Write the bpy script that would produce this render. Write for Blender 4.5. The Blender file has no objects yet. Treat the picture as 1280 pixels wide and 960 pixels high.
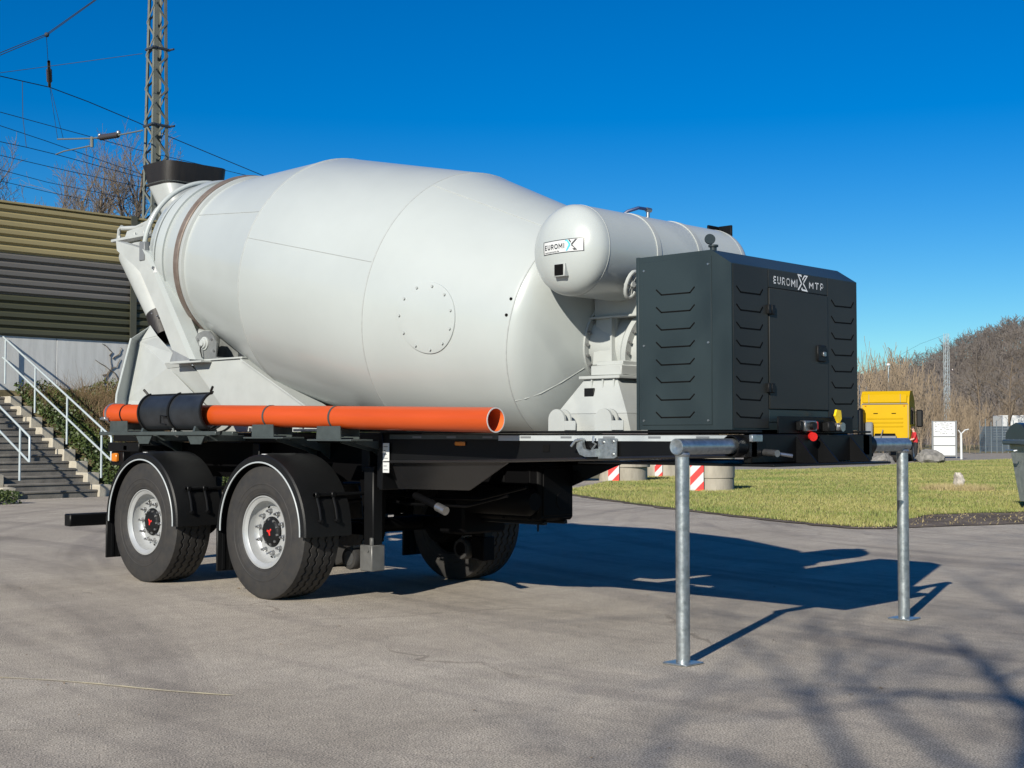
import bpy, bmesh, math, random
import numpy as np
from mathutils import Vector, Matrix

random.seed(7); rng = np.random.default_rng(7)
scene = bpy.context.scene
COL = scene.collection
R_ = math.radians

# ------------------------------------------------------------------ camera, sky, sun, exposure
CAM_F, CAM_A, CAM_X, CAM_Y, CAM_H, CAM_P = 1670.48, 0.7697, 8.90, -7.531, 1.308, 0.03866
cR = np.array([math.cos(CAM_A), math.sin(CAM_A), 0.0])
cDh = np.array([-math.sin(CAM_A), math.cos(CAM_A), 0.0])
cU = np.array([0, 0, 1.0])
cD = cDh * math.cos(CAM_P) + cU * math.sin(CAM_P)
cV = -cDh * math.sin(CAM_P) + cU * math.cos(CAM_P)
cC = np.array([CAM_X, CAM_Y, CAM_H])
cam_data = bpy.data.cameras.new('camera')
cam_data.sensor_width = 36.0
cam_data.lens = CAM_F * 36.0 / 1280.0
cam_data.clip_start = 0.05; cam_data.clip_end = 6000
cam = bpy.data.objects.new('camera', cam_data); COL.objects.link(cam)
cam.matrix_world = Matrix(((cR[0], cV[0], -cD[0], cC[0]), (cR[1], cV[1], -cD[1], cC[1]), (cR[2], cV[2], -cD[2], cC[2]), (0, 0, 0, 1)))
scene.camera = cam

SUN_EL = R_(26.2); SUN_AZ = math.atan2(0.34, -0.94)      # azimuth clockwise from +Y
world = bpy.data.worlds.new('World'); scene.world = world; world.use_nodes = True
wn = world.node_tree; bg = wn.nodes['Background']
sky = wn.nodes.new('ShaderNodeTexSky'); sky.sky_type = 'NISHITA'; sky.sun_disc = False
sky.sun_elevation = SUN_EL; sky.sun_rotation = SUN_AZ
sky.altitude = 200; sky.air_density = 1.0; sky.dust_density = 0.05; sky.ozone_density = 2.5
hs = wn.nodes.new('ShaderNodeHueSaturation'); hs.inputs['Saturation'].default_value = 1.62; hs.inputs['Hue'].default_value = 0.503
tn = wn.nodes.new('ShaderNodeMix'); tn.data_type = 'RGBA'; tn.blend_type = 'MULTIPLY'; tn.inputs[0].default_value = 1.0; tn.inputs[7].default_value = (0.54, 0.84, 1.02, 1)
wn.links.new(sky.outputs[0], hs.inputs['Color']); wn.links.new(hs.outputs[0], tn.inputs[6]); wn.links.new(tn.outputs[2], bg.inputs['Color'])
bg.inputs['Strength'].default_value = 0.059
sd = bpy.data.lights.new('sun', 'SUN'); sd.energy = 4.0; sd.angle = R_(0.53); sd.color = (1.0, 0.94, 0.82)
sun = bpy.data.objects.new('sun', sd); COL.objects.link(sun)
SUN = Vector((math.sin(SUN_AZ) * math.cos(SUN_EL), math.cos(SUN_AZ) * math.cos(SUN_EL), math.sin(SUN_EL)))
sun.rotation_euler = SUN.to_track_quat('Z', 'Y').to_euler(); sun.location = SUN * 60
vs = scene.view_settings
vs.view_transform = 'Standard'; vs.look = 'None'; vs.exposure = 0.70; vs.gamma = 1.0; vs.use_curve_mapping = False

# ------------------------------------------------------------------ pixel -> place helpers
def ray(u, v): return cD + cR * (u - 640) / CAM_F - cV * (v - 480) / CAM_F
def on(u, v, ax, val):
    r = ray(u, v); i = 'xyz'.index(ax); t = (val - cC[i]) / r[i]; return Vector(cC + t * r)
def at(u, v, depth): return Vector(cC + ray(u, v) * depth)
def gp(u, v, z=0.0): return on(u, v, 'z', z)

# ------------------------------------------------------------------ materials
def mat(name, col, rough=0.5, metal=0.0, var=0.0, vscale=3.0, bump=0.0, bscale=60.0, coat=0.0, col2=None, stretch=None, emit=None, spec=0.5, detail=5.0, rvar=0.0):
    m = bpy.data.materials.new(name); m.use_nodes = True
    nt = m.node_tree; b = nt.nodes['Principled BSDF']
    b.inputs['Roughness'].default_value = rough; b.inputs['Metallic'].default_value = metal
    b.inputs['Specular IOR Level'].default_value = spec
    if coat: b.inputs['Coat Weight'].default_value = coat; b.inputs['Coat Roughness'].default_value = 0.12
    c = (*col, 1.0)
    tc = nt.nodes.new('ShaderNodeTexCoord'); src = tc.outputs['Object']
    if stretch:
        mp = nt.nodes.new('ShaderNodeMapping'); mp.inputs['Scale'].default_value = stretch
        nt.links.new(src, mp.inputs['Vector']); src = mp.outputs['Vector']
    if var or col2 is not None:
        n = nt.nodes.new('ShaderNodeTexNoise'); n.inputs['Scale'].default_value = vscale; n.inputs['Detail'].default_value = detail
        n.inputs['Roughness'].default_value = 0.6
        nt.links.new(src, n.inputs['Vector'])
        rp = nt.nodes.new('ShaderNodeValToRGB'); rp.color_ramp.elements[0].position = 0.3; rp.color_ramp.elements[1].position = 0.72
        if col2 is None: col2 = tuple(max(0, x * (1 - var)) for x in col)
        rp.color_ramp.elements[0].color = (*col2, 1); rp.color_ramp.elements[1].color = c
        nt.links.new(n.outputs['Fac'], rp.inputs['Fac']); nt.links.new(rp.outputs['Color'], b.inputs['Base Color'])
        if rvar:
            mr = nt.nodes.new('ShaderNodeMapRange'); mr.inputs['To Min'].default_value = max(0.02, rough - rvar); mr.inputs['To Max'].default_value = min(1, rough + rvar)
            nt.links.new(n.outputs['Fac'], mr.inputs['Value']); nt.links.new(mr.outputs[0], b.inputs['Roughness'])
    else:
        b.inputs['Base Color'].default_value = c
    if bump:
        n2 = nt.nodes.new('ShaderNodeTexNoise'); n2.inputs['Scale'].default_value = bscale; n2.inputs['Detail'].default_value = 4
        nt.links.new(src, n2.inputs['Vector'])
        bp = nt.nodes.new('ShaderNodeBump'); bp.inputs['Strength'].default_value = bump; bp.inputs['Distance'].default_value = 0.02
        nt.links.new(n2.outputs['Fac'], bp.inputs['Height']); nt.links.new(bp.outputs['Normal'], b.inputs['Normal'])
    if emit:
        b.inputs['Emission Color'].default_value = (*emit, 1); b.inputs['Emission Strength'].default_value = 1
    return m
M = {}
M['white'] = mat('white_paint', (0.418, 0.450, 0.442), 0.36, var=0.09, vscale=1.1, coat=0.3, bump=0.07, bscale=1.6, rvar=0.10)
M['white2'] = mat('white_primer_paint', (0.395, 0.415, 0.405), 0.45, var=0.14, vscale=4.0, bump=0.03, bscale=8.0)
M['weld'] = mat('weld_bead', (0.405, 0.428, 0.418), 0.5, var=0.2, vscale=30)
M['anth'] = mat('anthracite_paint', (0.024, 0.036, 0.040), 0.42, var=0.2, vscale=1.4, coat=0.08, spec=0.3)
M['anthd'] = mat('anthracite_door_paint', (0.027, 0.0285, 0.027), 0.45, var=0.12, vscale=2.0, spec=0.25)
M['black'] = mat('black_chassis_paint', (0.004, 0.0043, 0.005), 0.45, var=0.3, vscale=5.0, spec=0.22)
M['blackg'] = mat('black_gloss_paint', (0.014, 0.014, 0.015), 0.22, var=0.2, vscale=5.0, spec=0.6)
M['slot'] = mat('slot_black', (0.004, 0.004, 0.004), 0.8, spec=0.1)
M['plastic'] = mat('black_plastic', (0.0055, 0.0058, 0.0062), 0.5, var=0.3, vscale=9.0, bump=0.08, bscale=120.0, spec=0.3)
M['plastic2'] = mat('worn_black_plastic', (0.022, 0.026, 0.032), 0.4, var=0.5, vscale=7.0, bump=0.05, bscale=40.0, spec=0.5)
M['rubber'] = mat('tyre_rubber', (0.016, 0.016, 0.017), 0.72, var=0.35, vscale=14.0, bump=0.12, bscale=150.0, col2=(0.030, 0.027, 0.024))
M['rubsk'] = mat('skirt_rubber', (0.010, 0.009, 0.009), 0.5, col2=(0.020, 0.016, 0.013), vscale=6, stretch=(1, 1, .3), bump=0.15, bscale=25)
M['rim'] = mat('silver_rim_paint', (0.42, 0.43, 0.43), 0.33, metal=0.3, var=0.15, vscale=8)
M['steel'] = mat('bare_steel', (0.45, 0.45, 0.45), 0.35, metal=0.9, var=0.3, vscale=20)
M['galv'] = mat('galvanised_steel', (0.52, 0.55, 0.56), 0.36, metal=0.85, col2=(0.30, 0.33, 0.34), vscale=28, bump=0.05, bscale=50, rvar=0.1)
M['galvg'] = mat('green_grey_galvanised', (0.075, 0.092, 0.092), 0.45, metal=0.3, var=0.3, vscale=10)
M['shoe'] = mat('worn_grey_shoe', (0.16, 0.16, 0.155), 0.45, metal=0.3, var=0.4, vscale=9)
M['under'] = mat('underside_shaded_black', (0.0022, 0.0022, 0.0026), 0.55, spec=0.08)  # near-black base, with the shade beneath the trailer put into the colour
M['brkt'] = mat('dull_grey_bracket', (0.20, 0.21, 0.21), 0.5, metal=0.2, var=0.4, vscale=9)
M['rust'] = mat('rusty_track_steel', (0.125, 0.088, 0.068), 0.6, metal=0.3, col2=(0.20, 0.17, 0.15), vscale=9, bump=0.1)
M['orange'] = mat('orange_pvc', (0.47, 0.064, 0.009), 0.36, var=0.16, vscale=2.5, stretch=(.4, 3, 3), rvar=0.1)
M['orangei'] = mat('orange_pvc_inside', (0.70, 0.13, 0.03), 0.5)
M['red'] = mat('red_paint', (0.62, 0.018, 0.015), 0.4)
M['yellowp'] = mat('yellow_plastic', (0.85, 0.58, 0.01), 0.4)
M['amber'] = mat('amber_lens', (0.55, 0.17, 0.02), 0.2)
M['tape'] = mat('white_reflective_tape', (0.40, 0.43, 0.44), 0.45, var=0.1, vscale=30)
M['label'] = mat('white_label', (0.55, 0.56, 0.56), 0.4)
M['ink'] = mat('black_print', (0.012, 0.014, 0.022), 0.5)
M['cyan'] = mat('cyan_print', (0.05, 0.45, 0.60), 0.5)
M['wprint'] = mat('white_print', (0.75, 0.77, 0.78), 0.5)
M['brass'] = mat('brass_fitting', (0.55, 0.42, 0.20), 0.35, metal=0.9)
M['hose'] = mat('blue_hose', (0.02, 0.04, 0.12), 0.4)
M['conc'] = mat('weathered_concrete', (0.42, 0.38, 0.31), 0.9, col2=(0.26, 0.235, 0.19), vscale=4, bump=0.25, bscale=30, stretch=(1, 1, .35))
M['concw'] = mat('grey_wall_concrete', (0.60, 0.605, 0.59), 0.9, col2=(0.46, 0.465, 0.45), vscale=3.0, bump=0.12, bscale=24, stretch=(1, 2.5, .25))
M['step'] = mat('dark_step_concrete', (0.20, 0.185, 0.16), 0.9, col2=(0.105, 0.098, 0.088), vscale=3.5, bump=0.2, bscale=30)
M['block'] = mat('pale_block_concrete', (0.46, 0.42, 0.34), 0.9, col2=(0.33, 0.30, 0.24), vscale=5, bump=0.2, bscale=30)
M['olive'] = mat('ochre_olive_sheet', (0.335, 0.275, 0.135), 0.5, var=0.2, vscale=2, stretch=(1, .25, 2))
M['bgrey'] = mat('grey_brown_sheet', (0.145, 0.135, 0.122), 0.5, var=0.2, vscale=2, stretch=(1, .25, 2))
M['dgreen'] = mat('dark_green_sheet', (0.072, 0.072, 0.042), 0.5, var=0.25, vscale=2, stretch=(1, .25, 2))
M['olived'] = mat('olive_post', (0.085, 0.085, 0.060), 0.55, var=0.2, vscale=3)
M['mast'] = mat('mast_grey_green', (0.16, 0.17, 0.145), 0.6, var=0.3, vscale=4)
M['wire'] = mat('overhead_wire', (0.035, 0.045, 0.06), 0.6, metal=0.3)
M['insul'] = mat('brown_insulator', (0.05, 0.045, 0.05), 0.3)
M['bark'] = mat('bare_bark', (0.165, 0.125, 0.088), 0.85, col2=(0.10, 0.078, 0.056), vscale=6, bump=0.3, bscale=25)
M['twig'] = mat('bare_twigs', (0.19, 0.165, 0.135), 0.85, col2=(0.14, 0.105, 0.075), vscale=1.5)
M['twigr'] = mat('reddish_brush', (0.37, 0.285, 0.19), 0.9, col2=(0.20, 0.155, 0.11), vscale=.25)
M['twigh'] = mat('hill_wood_twigs', (0.195, 0.170, 0.152), 0.9, col2=(0.125, 0.108, 0.098), vscale=.06)
M['dry'] = mat('dry_brush', (0.29, 0.20, 0.105), 0.9, col2=(0.16, 0.11, 0.06), vscale=1.2)
M['ivy'] = mat('ivy_leaf', (0.075, 0.105, 0.022), 0.5, col2=(0.035, 0.055, 0.014), vscale=1.3)
M['blade'] = mat('grass_blade', (0.105, 0.175, 0.024), 0.6, col2=(0.36, 0.32, 0.11), vscale=.32, detail=7)
M['bladed'] = mat('dry_grass_blade', (0.42, 0.34, 0.17), 0.7, col2=(0.30, 0.24, 0.11), vscale=2)
M['rock'] = mat('grey_boulder', (0.26, 0.245, 0.22), 0.9, col2=(0.11, 0.105, 0.095), vscale=4.5, bump=0.5, bscale=9)
M['stump'] = mat('limewashed_stone', (0.62, 0.57, 0.49), 0.9, col2=(0.15, 0.12, 0.09), vscale=8, bump=0.5, bscale=14)
M['glass'] = mat('dark_glass', (0.01, 0.012, 0.014), 0.06, spec=0.8)
M['yellow'] = mat('yellow_cab_paint', (0.50, 0.305, 0.0015), 0.65, var=0.06, vscale=2, spec=0.15)
M['skin'] = mat('skin', (0.50, 0.30, 0.22), 0.5)
M['shirt'] = mat('red_cloth', (0.52, 0.02, 0.025), 0.8, var=0.2, vscale=8)
M['trouser'] = mat('dark_cloth', (0.018, 0.019, 0.022), 0.85, var=0.3, vscale=8)
M['hair'] = mat('dark_hair', (0.05, 0.035, 0.025), 0.7)
M['cargrey'] = mat('dark_grey_car_paint', (0.030, 0.032, 0.036), 0.25, coat=0.5)
M['grey'] = mat('mid_grey_paint', (0.16, 0.17, 0.18), 0.5, var=0.1, vscale=3)
M['bluegrey'] = mat('blue_grey_slat', (0.055, 0.075, 0.095), 0.5, var=0.2, vscale=3)
M['lid'] = mat('dark_blue_lid', (0.016, 0.020, 0.030), 0.35, var=0.2, vscale=4)
M['binz'] = mat('galvanised_bin_sheet', (0.40, 0.43, 0.44), 0.5, metal=0.45, col2=(0.24, 0.27, 0.28), vscale=9, bump=0.05, bscale=30)

# ------------------------------------------------------------------ mesh builder
class MB:
    def __init__(s): s.v = []; s.f = []
    def add(s, vs, fs):
        o = len(s.v); s.v.extend([tuple(p) for p in vs]); s.f.extend([tuple(i + o for i in f) for f in fs]); return s
    def box(s, lo, hi, b=0.0, T=None):
        lo = list(lo); hi = list(hi)
        for i in range(3):
            if lo[i] > hi[i]: lo[i], hi[i] = hi[i], lo[i]
        b = min(b, .49 * min(hi[i] - lo[i] for i in range(3)))
        if b <= 0:
            vs = [(x, y, z) for x in (lo[0], hi[0]) for y in (lo[1], hi[1]) for z in (lo[2], hi[2])]
            fs = [(0, 1, 3, 2), (4, 6, 7, 5), (0, 4, 5, 1), (2, 3, 7, 6), (0, 2, 6, 4), (1, 5, 7, 3)]
        else:
            vs = []; idx = {}
            for i in (0, 1):
                for j in (0, 1):
                    for k in (0, 1):
                        c = [(lo, hi)[i][0], (lo, hi)[j][1], (lo, hi)[k][2]]
                        sg = [1 if q == 0 else -1 for q in (i, j, k)]
                        for a in range(3):      # vertex lying on the face normal to axis a
                            p = [c[q] + (0 if q == a else sg[q] * b) for q in range(3)]
                            idx[(i, j, k, a)] = len(vs); vs.append(tuple(p))
            fs = []
            def q4(a, b_, c, d): fs.append((a, b_, c, d))
            for a in range(3):
                o = [x for x in range(3) if x != a]
                for sd_ in (0, 1):
                    def key(p, q):
                        t = [0, 0, 0]; t[a] = sd_; t[o[0]] = p; t[o[1]] = q; return idx[(t[0], t[1], t[2], a)]
                    q4(key(0, 0), key(1, 0), key(1, 1), key(0, 1))
            for a in range(3):                  # edges along axis a
                o = [x for x in range(3) if x != a]
                for p in (0, 1):
                    for q in (0, 1):
                        def key(e, ax):
                            t = [0, 0, 0]; t[a] = e; t[o[0]] = p; t[o[1]] = q; return idx[(t[0], t[1], t[2], ax)]
                        q4(key(0, o[0]), key(1, o[0]), key(1, o[1]), key(0, o[1]))
            for i in (0, 1):
                for j in (0, 1):
                    for k in (0, 1): fs.append(tuple(idx[(i, j, k, a)] for a in range(3)))
        if T is not None: vs = [tuple(T @ Vector(p)) for p in vs]
        return s.add(vs, fs)
    def tube(s, p0, p1, r0, r1=None, n=12, caps=True):
        return s.path([p0, p1], [r0, r0 if r1 is None else r1], n, caps)
    def path(s, pts, rad, n=8, caps=True, closed=False):
        pts = [Vector(p) for p in pts]
        if not hasattr(rad, '__len__'): rad = [rad] * len(pts)
        vs = []; fs = []; N = len(pts); ref = None
        for i, p in enumerate(pts):
            if closed: d = pts[(i + 1) % N] - pts[i - 1]
            else: d = pts[min(i + 1, N - 1)] - pts[max(i - 1, 0)]
            d = d.normalized() if d.length > 1e-9 else Vector((0, 0, 1))
            if ref is None: ref = d.orthogonal().normalized()
            ref = ref - d * ref.dot(d); ref = ref.normalized() if ref.length > 1e-6 else d.orthogonal().normalized()
            e = d.cross(ref)
            for k in range(n):
                a = 2 * math.pi * k / n; vs.append(p + (ref * math.cos(a) + e * math.sin(a)) * rad[i])
        L = N if closed else N - 1
        for i in range(L):
            j = (i + 1) % N
            for k in range(n):
                k2 = (k + 1) % n; fs.append((i * n + k, i * n + k2, j * n + k2, j * n + k))
        if caps and not closed:
            fs.append(tuple(range(n))[::-1]); fs.append(tuple(range((N - 1) * n, N * n)))
        return s.add(vs, fs)
    def lathe(s, prof, org, axis, n=48, a0=0.0, a1=2 * math.pi, up=None):
        org = Vector(org); axis = Vector(axis).normalized()
        ref = Vector(up) if up else axis.orthogonal(); ref = (ref - axis * ref.dot(axis)).normalized(); e = axis.cross(ref)
        full = abs(a1 - a0 - 2 * math.pi) < 1e-6; m = n if full else n + 1
        vs = []; fs = []
        for (t, r) in prof:
            for k in range(m):
                a = a0 + (a1 - a0) * k / n; vs.append(org + axis * t + (ref * math.cos(a) + e * math.sin(a)) * r)
        for i in range(len(prof) - 1):
            for k in range(n):
                k2 = (k + 1) % m; fs.append((i * m + k, i * m + k2, (i + 1) * m + k2, (i + 1) * m + k))
        return s.add(vs, fs)
    def prism(s, poly, ax, a0, a1):
        # poly is 2-D in the two other axes (x,z for y; y,z for x; x,y for z)
        n = len(poly)
        def P(p, a): return {'x': (a, p[0], p[1]), 'y': (p[0], a, p[1]), 'z': (p[0], p[1], a)}[ax]
        vs = [P(p, a0) for p in poly] + [P(p, a1) for p in poly]
        fs = [tuple(range(n))[::-1], tuple(range(n, 2 * n))] + [(i, (i + 1) % n, n + (i + 1) % n, n + i) for i in range(n)]
        return s.add(vs, fs)
    def plate(s, pts, th, nrm=None):
        pts = [Vector(p) for p in pts]; n = len(pts)
        if nrm is None: nrm = (pts[1] - pts[0]).cross(pts[2] - pts[0]).normalized()
        nv = Vector(nrm) * th
        vs = pts + [p + nv for p in pts]
        fs = [tuple(range(n))[::-1], tuple(range(n, 2 * n))] + [(i, (i + 1) % n, n + (i + 1) % n, n + i) for i in range(n)]
        return s.add(vs, fs)
    def blob(s, c, r, nu=12, nv=8, jitter=0.0, rnd=None):
        c = Vector(c); vs = []; fs = []
        if not hasattr(r, '__len__'): r = (r, r, r)
        for i in range(nv + 1):
            th = math.pi * i / nv
            for k in range(nu):
                a = 2 * math.pi * k / nu; j = 1 + (rnd.uniform(-jitter, jitter) if rnd and 0 < i < nv else 0)
                vs.append(c + Vector((r[0] * math.sin(th) * math.cos(a), r[1] * math.sin(th) * math.sin(a), r[2] * math.cos(th))) * j)
        for i in range(nv):
            for k in range(nu):
                k2 = (k + 1) % nu; fs.append((i * nu + k, (i + 1) * nu + k, (i + 1) * nu + k2, i * nu + k2))
        return s.add(vs, fs)
    def mesh(s, name, m, sharp=38):
        me = bpy.data.meshes.new(name); me.from_pydata(s.v, [], s.f)
        bm = bmesh.new(); bm.from_mesh(me); bmesh.ops.remove_doubles(bm, verts=bm.verts, dist=1e-6)
        bmesh.ops.recalc_face_normals(bm, faces=bm.faces); bm.to_mesh(me); bm.free()
        me.materials.append(m)
        if sharp: me.shade_smooth(); me.set_sharp_from_angle(angle=R_(sharp))
        return me
    def build(s, name, m, parent=None, sharp=38):
        if isinstance(m, str): m = M[m]
        o = bpy.data.objects.new(name, s.mesh(name, m, sharp)); COL.objects.link(o)
        if parent is not None: attach(o, parent)
        return o

def world_of(o):
    Mx = o.matrix_basis.copy(); p = o.parent; c = o
    if p is not None: Mx = world_of(p) @ c.matrix_parent_inverse @ Mx
    return Mx
def attach(o, parent):
    o.parent = parent; o.matrix_parent_inverse = world_of(parent).inverted()
def tag(o, label, cat, group=None, kind=None):
    if label: o['label'] = label
    if cat: o['category'] = cat
    if group: o['group'] = group
    if kind: o['kind'] = kind
    return o
def thing(name, loc, label, cat, group=None):
    e = bpy.data.objects.new(name, None); COL.objects.link(e); e.location = Vector(loc); e.empty_display_size = .2
    return tag(e, label, cat, group)
def raw_mesh(name, verts, faces, m, parent=None, smooth=False):
    me = bpy.data.meshes.new(name); verts = np.asarray(verts, np.float32); faces = np.asarray(faces, np.int32)
    k = faces.shape[1]
    me.vertices.add(len(verts)); me.vertices.foreach_set('co', verts.ravel())
    me.loops.add(faces.size); me.loops.foreach_set('vertex_index', faces.ravel())
    me.polygons.add(len(faces)); me.polygons.foreach_set('loop_start', np.arange(0, faces.size, k, dtype=np.int32))
    me.update(calc_edges=True); me.materials.append(M[m] if isinstance(m, str) else m)
    if smooth: me.shade_smooth()
    o = bpy.data.objects.new(name, me); COL.objects.link(o)
    if parent is not None: attach(o, parent)
    return o
def dup(o, parent, basis=None):
    c = o.copy(); COL.objects.link(c); c.parent = parent
    if basis is not None: c.matrix_parent_inverse = Matrix(); c.matrix_basis = basis
    return c
def text_mesh(s, size, weight=0.0):
    cu = bpy.data.curves.new('lettering', 'FONT'); cu.body = s; cu.size = size; cu.offset = weight; cu.extrude = 0
    o = bpy.data.objects.new('lettering', cu); COL.objects.link(o)
    dg = bpy.context.evaluated_depsgraph_get(); me = bpy.data.meshes.new_from_object(o.evaluated_get(dg))
    bpy.data.objects.remove(o); vs = [v.co.copy() for v in me.vertices]; fs = [tuple(p.vertices) for p in me.polygons]
    bpy.data.meshes.remove(me)
    xs = [v.x for v in vs]; ys = [v.y for v in vs]
    x0, x1, y0, y1 = min(xs), max(xs), min(ys), max(ys)
    return [((v.x - x0) / (x1 - x0), (v.y - y0) / (y1 - y0)) for v in vs], fs      # normalised to 0..1
# ================================================================== THE TRAILER
# ground under everything comes first (structure), see further down for its surroundings
T = thing('concrete_mixer_trailer', (0, 0, 0), 'white concrete mixer drum on a black two-axle semi-trailer with anthracite power unit', 'trailer')

# ---- wheels ---------------------------------------------------------------
def tyre_mesh():
    # (axial, radius); outward is +axial ; zigzag grooves
    prof = [(.165, .290), (.178, .300), (.182, .306), (.180, .312), (.188, .330), (.190, .345), (.1925, .347), (.193, .380), (.196, .384), (.196, .392), (.1935, .396), (.1935, .420), (.190, .460), (.183, .490), (.180, .505), (.176, .520), (.168, .531)]
    g = [.105, .037, -.037, -.105]; gw = .011; gd = .014
    pts = [(a, r, 0) for a, r in prof]
    for c in g:
        pts += [(c + gw, .536, 1), (c + gw * .7, .536 - gd, 1), (c - gw * .7, .536 - gd, 1), (c - gw, .536, 1)]
    pts += [(-a, r, 0) for a, r in prof[::-1]]
    n = 176; vs = []; fs = []
    for (a, r, z) in pts:
        for k in range(n):
            an = 2 * math.pi * k / n; da = (.008 * (1 if k % 4 < 2 else -1)) if z else 0
            rr = r
            if not z and .515 < r < .525 and k % 4 == 0: rr = r - .010       # shoulder nicks
            vs.append((math.sin(an) * rr, -(a + da), math.cos(an) * rr))
    for i in range(len(pts) - 1):
        for k in range(n):
            k2 = (k + 1) % n; fs.append((i * n + k, i * n + k2, (i + 1) * n + k2, (i + 1) * n + k))
    return MB().add(vs, fs)
def make_wheel():
    ax = (0, -1, 0)
    rim = MB().lathe([(.150, .250), (.162, .268), (.170, .292), (.176, .292), (.176, .284), (.166, .278), (.158, .262), (.150, .254), (.10, .250), (.076, .238), (.062, .222), (.060, .205), (.072, .195), (.086, .188), (.088, .12), (.088, .05)], (0, 0, 0), ax, 64)
    w = rim.build('wheel', 'rim', None, 30)
    tyre_mesh().build('tyre', 'rubber', w, 30)
    MB().lathe([(.02, .122), (.096, .122), (.104, .116), (.106, .108), (.112, .098), (.117, .09), (.120, .07), (.121, .0001)], (0, 0, 0), ax, 40).build('hub', 'plastic', w)
    c = MB().lathe([(.120, .014), (.124, .014), (.125, .011), (.125, .0001)], (0, 0, 0), ax, 16)
    for a in (35, 155, 275): c.box((-.008, -.124, .010), (.008, -.119, .032), .002, Matrix.Rotation(R_(a), 4, 'Y'))
    c.build('hub_badge', 'red', w)
    for k in range(10):
        a = 2 * math.pi * (k + .5) / 10; x, z = math.sin(a) * .1675, math.cos(a) * .1675
        MB().lathe([(.086, .021), (.094, .021), (.094, .0155), (.118, .0155), (.121, .010), (.138, .009), (.140, .0001)], (x, 0, z), ax, 6).build('lug_nut', 'steel', w, 20)
        x, z = math.sin(a) * .100, math.cos(a) * .100
        MB().lathe([(.100, .010), (.122, .010), (.123, .0001)], (x, 0, z), ax, 6).build('hub_bolt', 'steel', w, 20)
        a = 2 * math.pi * k / 10; x, z = math.sin(a) * .214, math.cos(a) * .214
        Tm = Matrix.Rotation(a, 4, 'Y')
        vs = [Tm @ Vector((.020 * math.cos(q), -.0605 - .003 * (math.sin(q) < -.1), .214 + .010 * math.sin(q))) for q in np.linspace(0, 2 * math.pi, 13)[:-1]]
        MB().add(vs, [tuple(range(12))]).build('hand_hole', 'slot', w, 0)
    return w
wheel0 = make_wheel()
def copy_tree(o, parent=None):
    c = o.copy(); COL.objects.link(c); c.parent = parent
    if parent is not None: c.matrix_parent_inverse = o.matrix_parent_inverse.copy()
    for ch in [x for x in list(bpy.data.objects) if x.parent == o]: copy_tree(ch, c)
    return c
for i, (x, y) in enumerate(((0, -1.03), (-1.81, -1.03), (0, 1.03), (-1.81, 1.03))):
    w = wheel0 if i == 0 else copy_tree(wheel0)
    w.parent = T; w.matrix_parent_inverse = Matrix()
    w.matrix_basis = Matrix.Translation((x, y, .536)) @ (Matrix.Rotation(math.pi, 4, 'Z') if y > 0 else Matrix()) @ Matrix.Rotation(R_((12, 40, 77, 5)[i]), 4, 'Y')

# ---- fenders ----------------------------------------------------------------
def make_fender(x, s):
    y0, y1 = s * 1.25, s * .80
    f = MB(); n = 36; zc = .545; ro, ri = .602, .588
    vs = []; fs = []
    secs = [(y0, ri - .045), (y0, ro - .012), (y0 - s * .012, ro), (y0 - s * .10, ro + .010), (y1, ro + .010), (y1, ri), (y0 - s * .014, ri), (y0 - s * .012, ri - .045)]
    m = len(secs)
    for k in range(n + 1):
        a = R_(-2 + 184 * k / n)
        for (yy, rr) in secs: vs.append((x + math.cos(a) * rr, yy, zc + math.sin(a) * rr * 1.015))
    for k in range(n):
        for j in range(m):
            j2 = (j + 1) % m; fs.append((k * m + j, k * m + j2, (k + 1) * m + j2, (k + 1) * m + j))
    fs += [tuple(range(m)), tuple(range(n * m, n * m + m))]
    f.add(vs, fs)
    fo = f.build('fender', 'plastic', T, 30)
    tr = MB().path([(x + math.cos(R_(a)) * (ri - .046), y0 - s * -.004, zc + math.sin(R_(a)) * (ri - .046) * 1.015) for a in np.linspace(-2, 182, 41)], .0065, 6)
    tr.build('edge_trim', 'tape', fo)
    st = MB()
    st.box((x - .015, y0 - s * .03, zc + ro * 1.015 - .002), (x + .035, y0 - s * .055, zc + ro * 1.015 + .006), .002)
    st.build('sticker', 'label', fo)
    # front bracket: bar across and two rods
    a = R_(28); bx, bz = x + math.cos(a) * (ro + .03), zc + math.sin(a) * (ro + .03) * 1.015
    br = MB().tube((bx, y0 - s * .12, bz), (bx, s * .45, bz), .016, n=10)
    for yy in (y0 - s * .14, y0 - s * .30):
        a2 = R_(9); p2 = (x + math.cos(a2) * (ro + .028), yy, zc + math.sin(a2) * (ro + .028))
        br.path([(bx, yy, bz), ((bx + p2[0]) / 2 + .01, yy, (bz + p2[2]) / 2), p2], .011, 8)
        br.box((bx - .022, yy - .02, bz - .022), (bx + .022, yy + .02, bz + .022), .006)
        br.tube((p2[0] - .025, yy, p2[2]), (p2[0] + .012, yy, p2[2]), .016, n=8)
    br.build('fender_bracket', 'black', fo)
    fl = MB(); fl.box((x - ro - .012, y0 - s * .005, .185), (x - ro + .012, y1, zc + .02), .004)
    for q in range(5): fl.box((x - ro + .012, y0 - s * (.05 + q * .075), .20), (x - ro + .018, y0 - s * (.075 + q * .075), .5), 0)
    fl.build('mud_flap', 'plastic', fo)
for s in (-1, 1):
    for x in (0, -1.81): make_fender(x, s)

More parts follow.
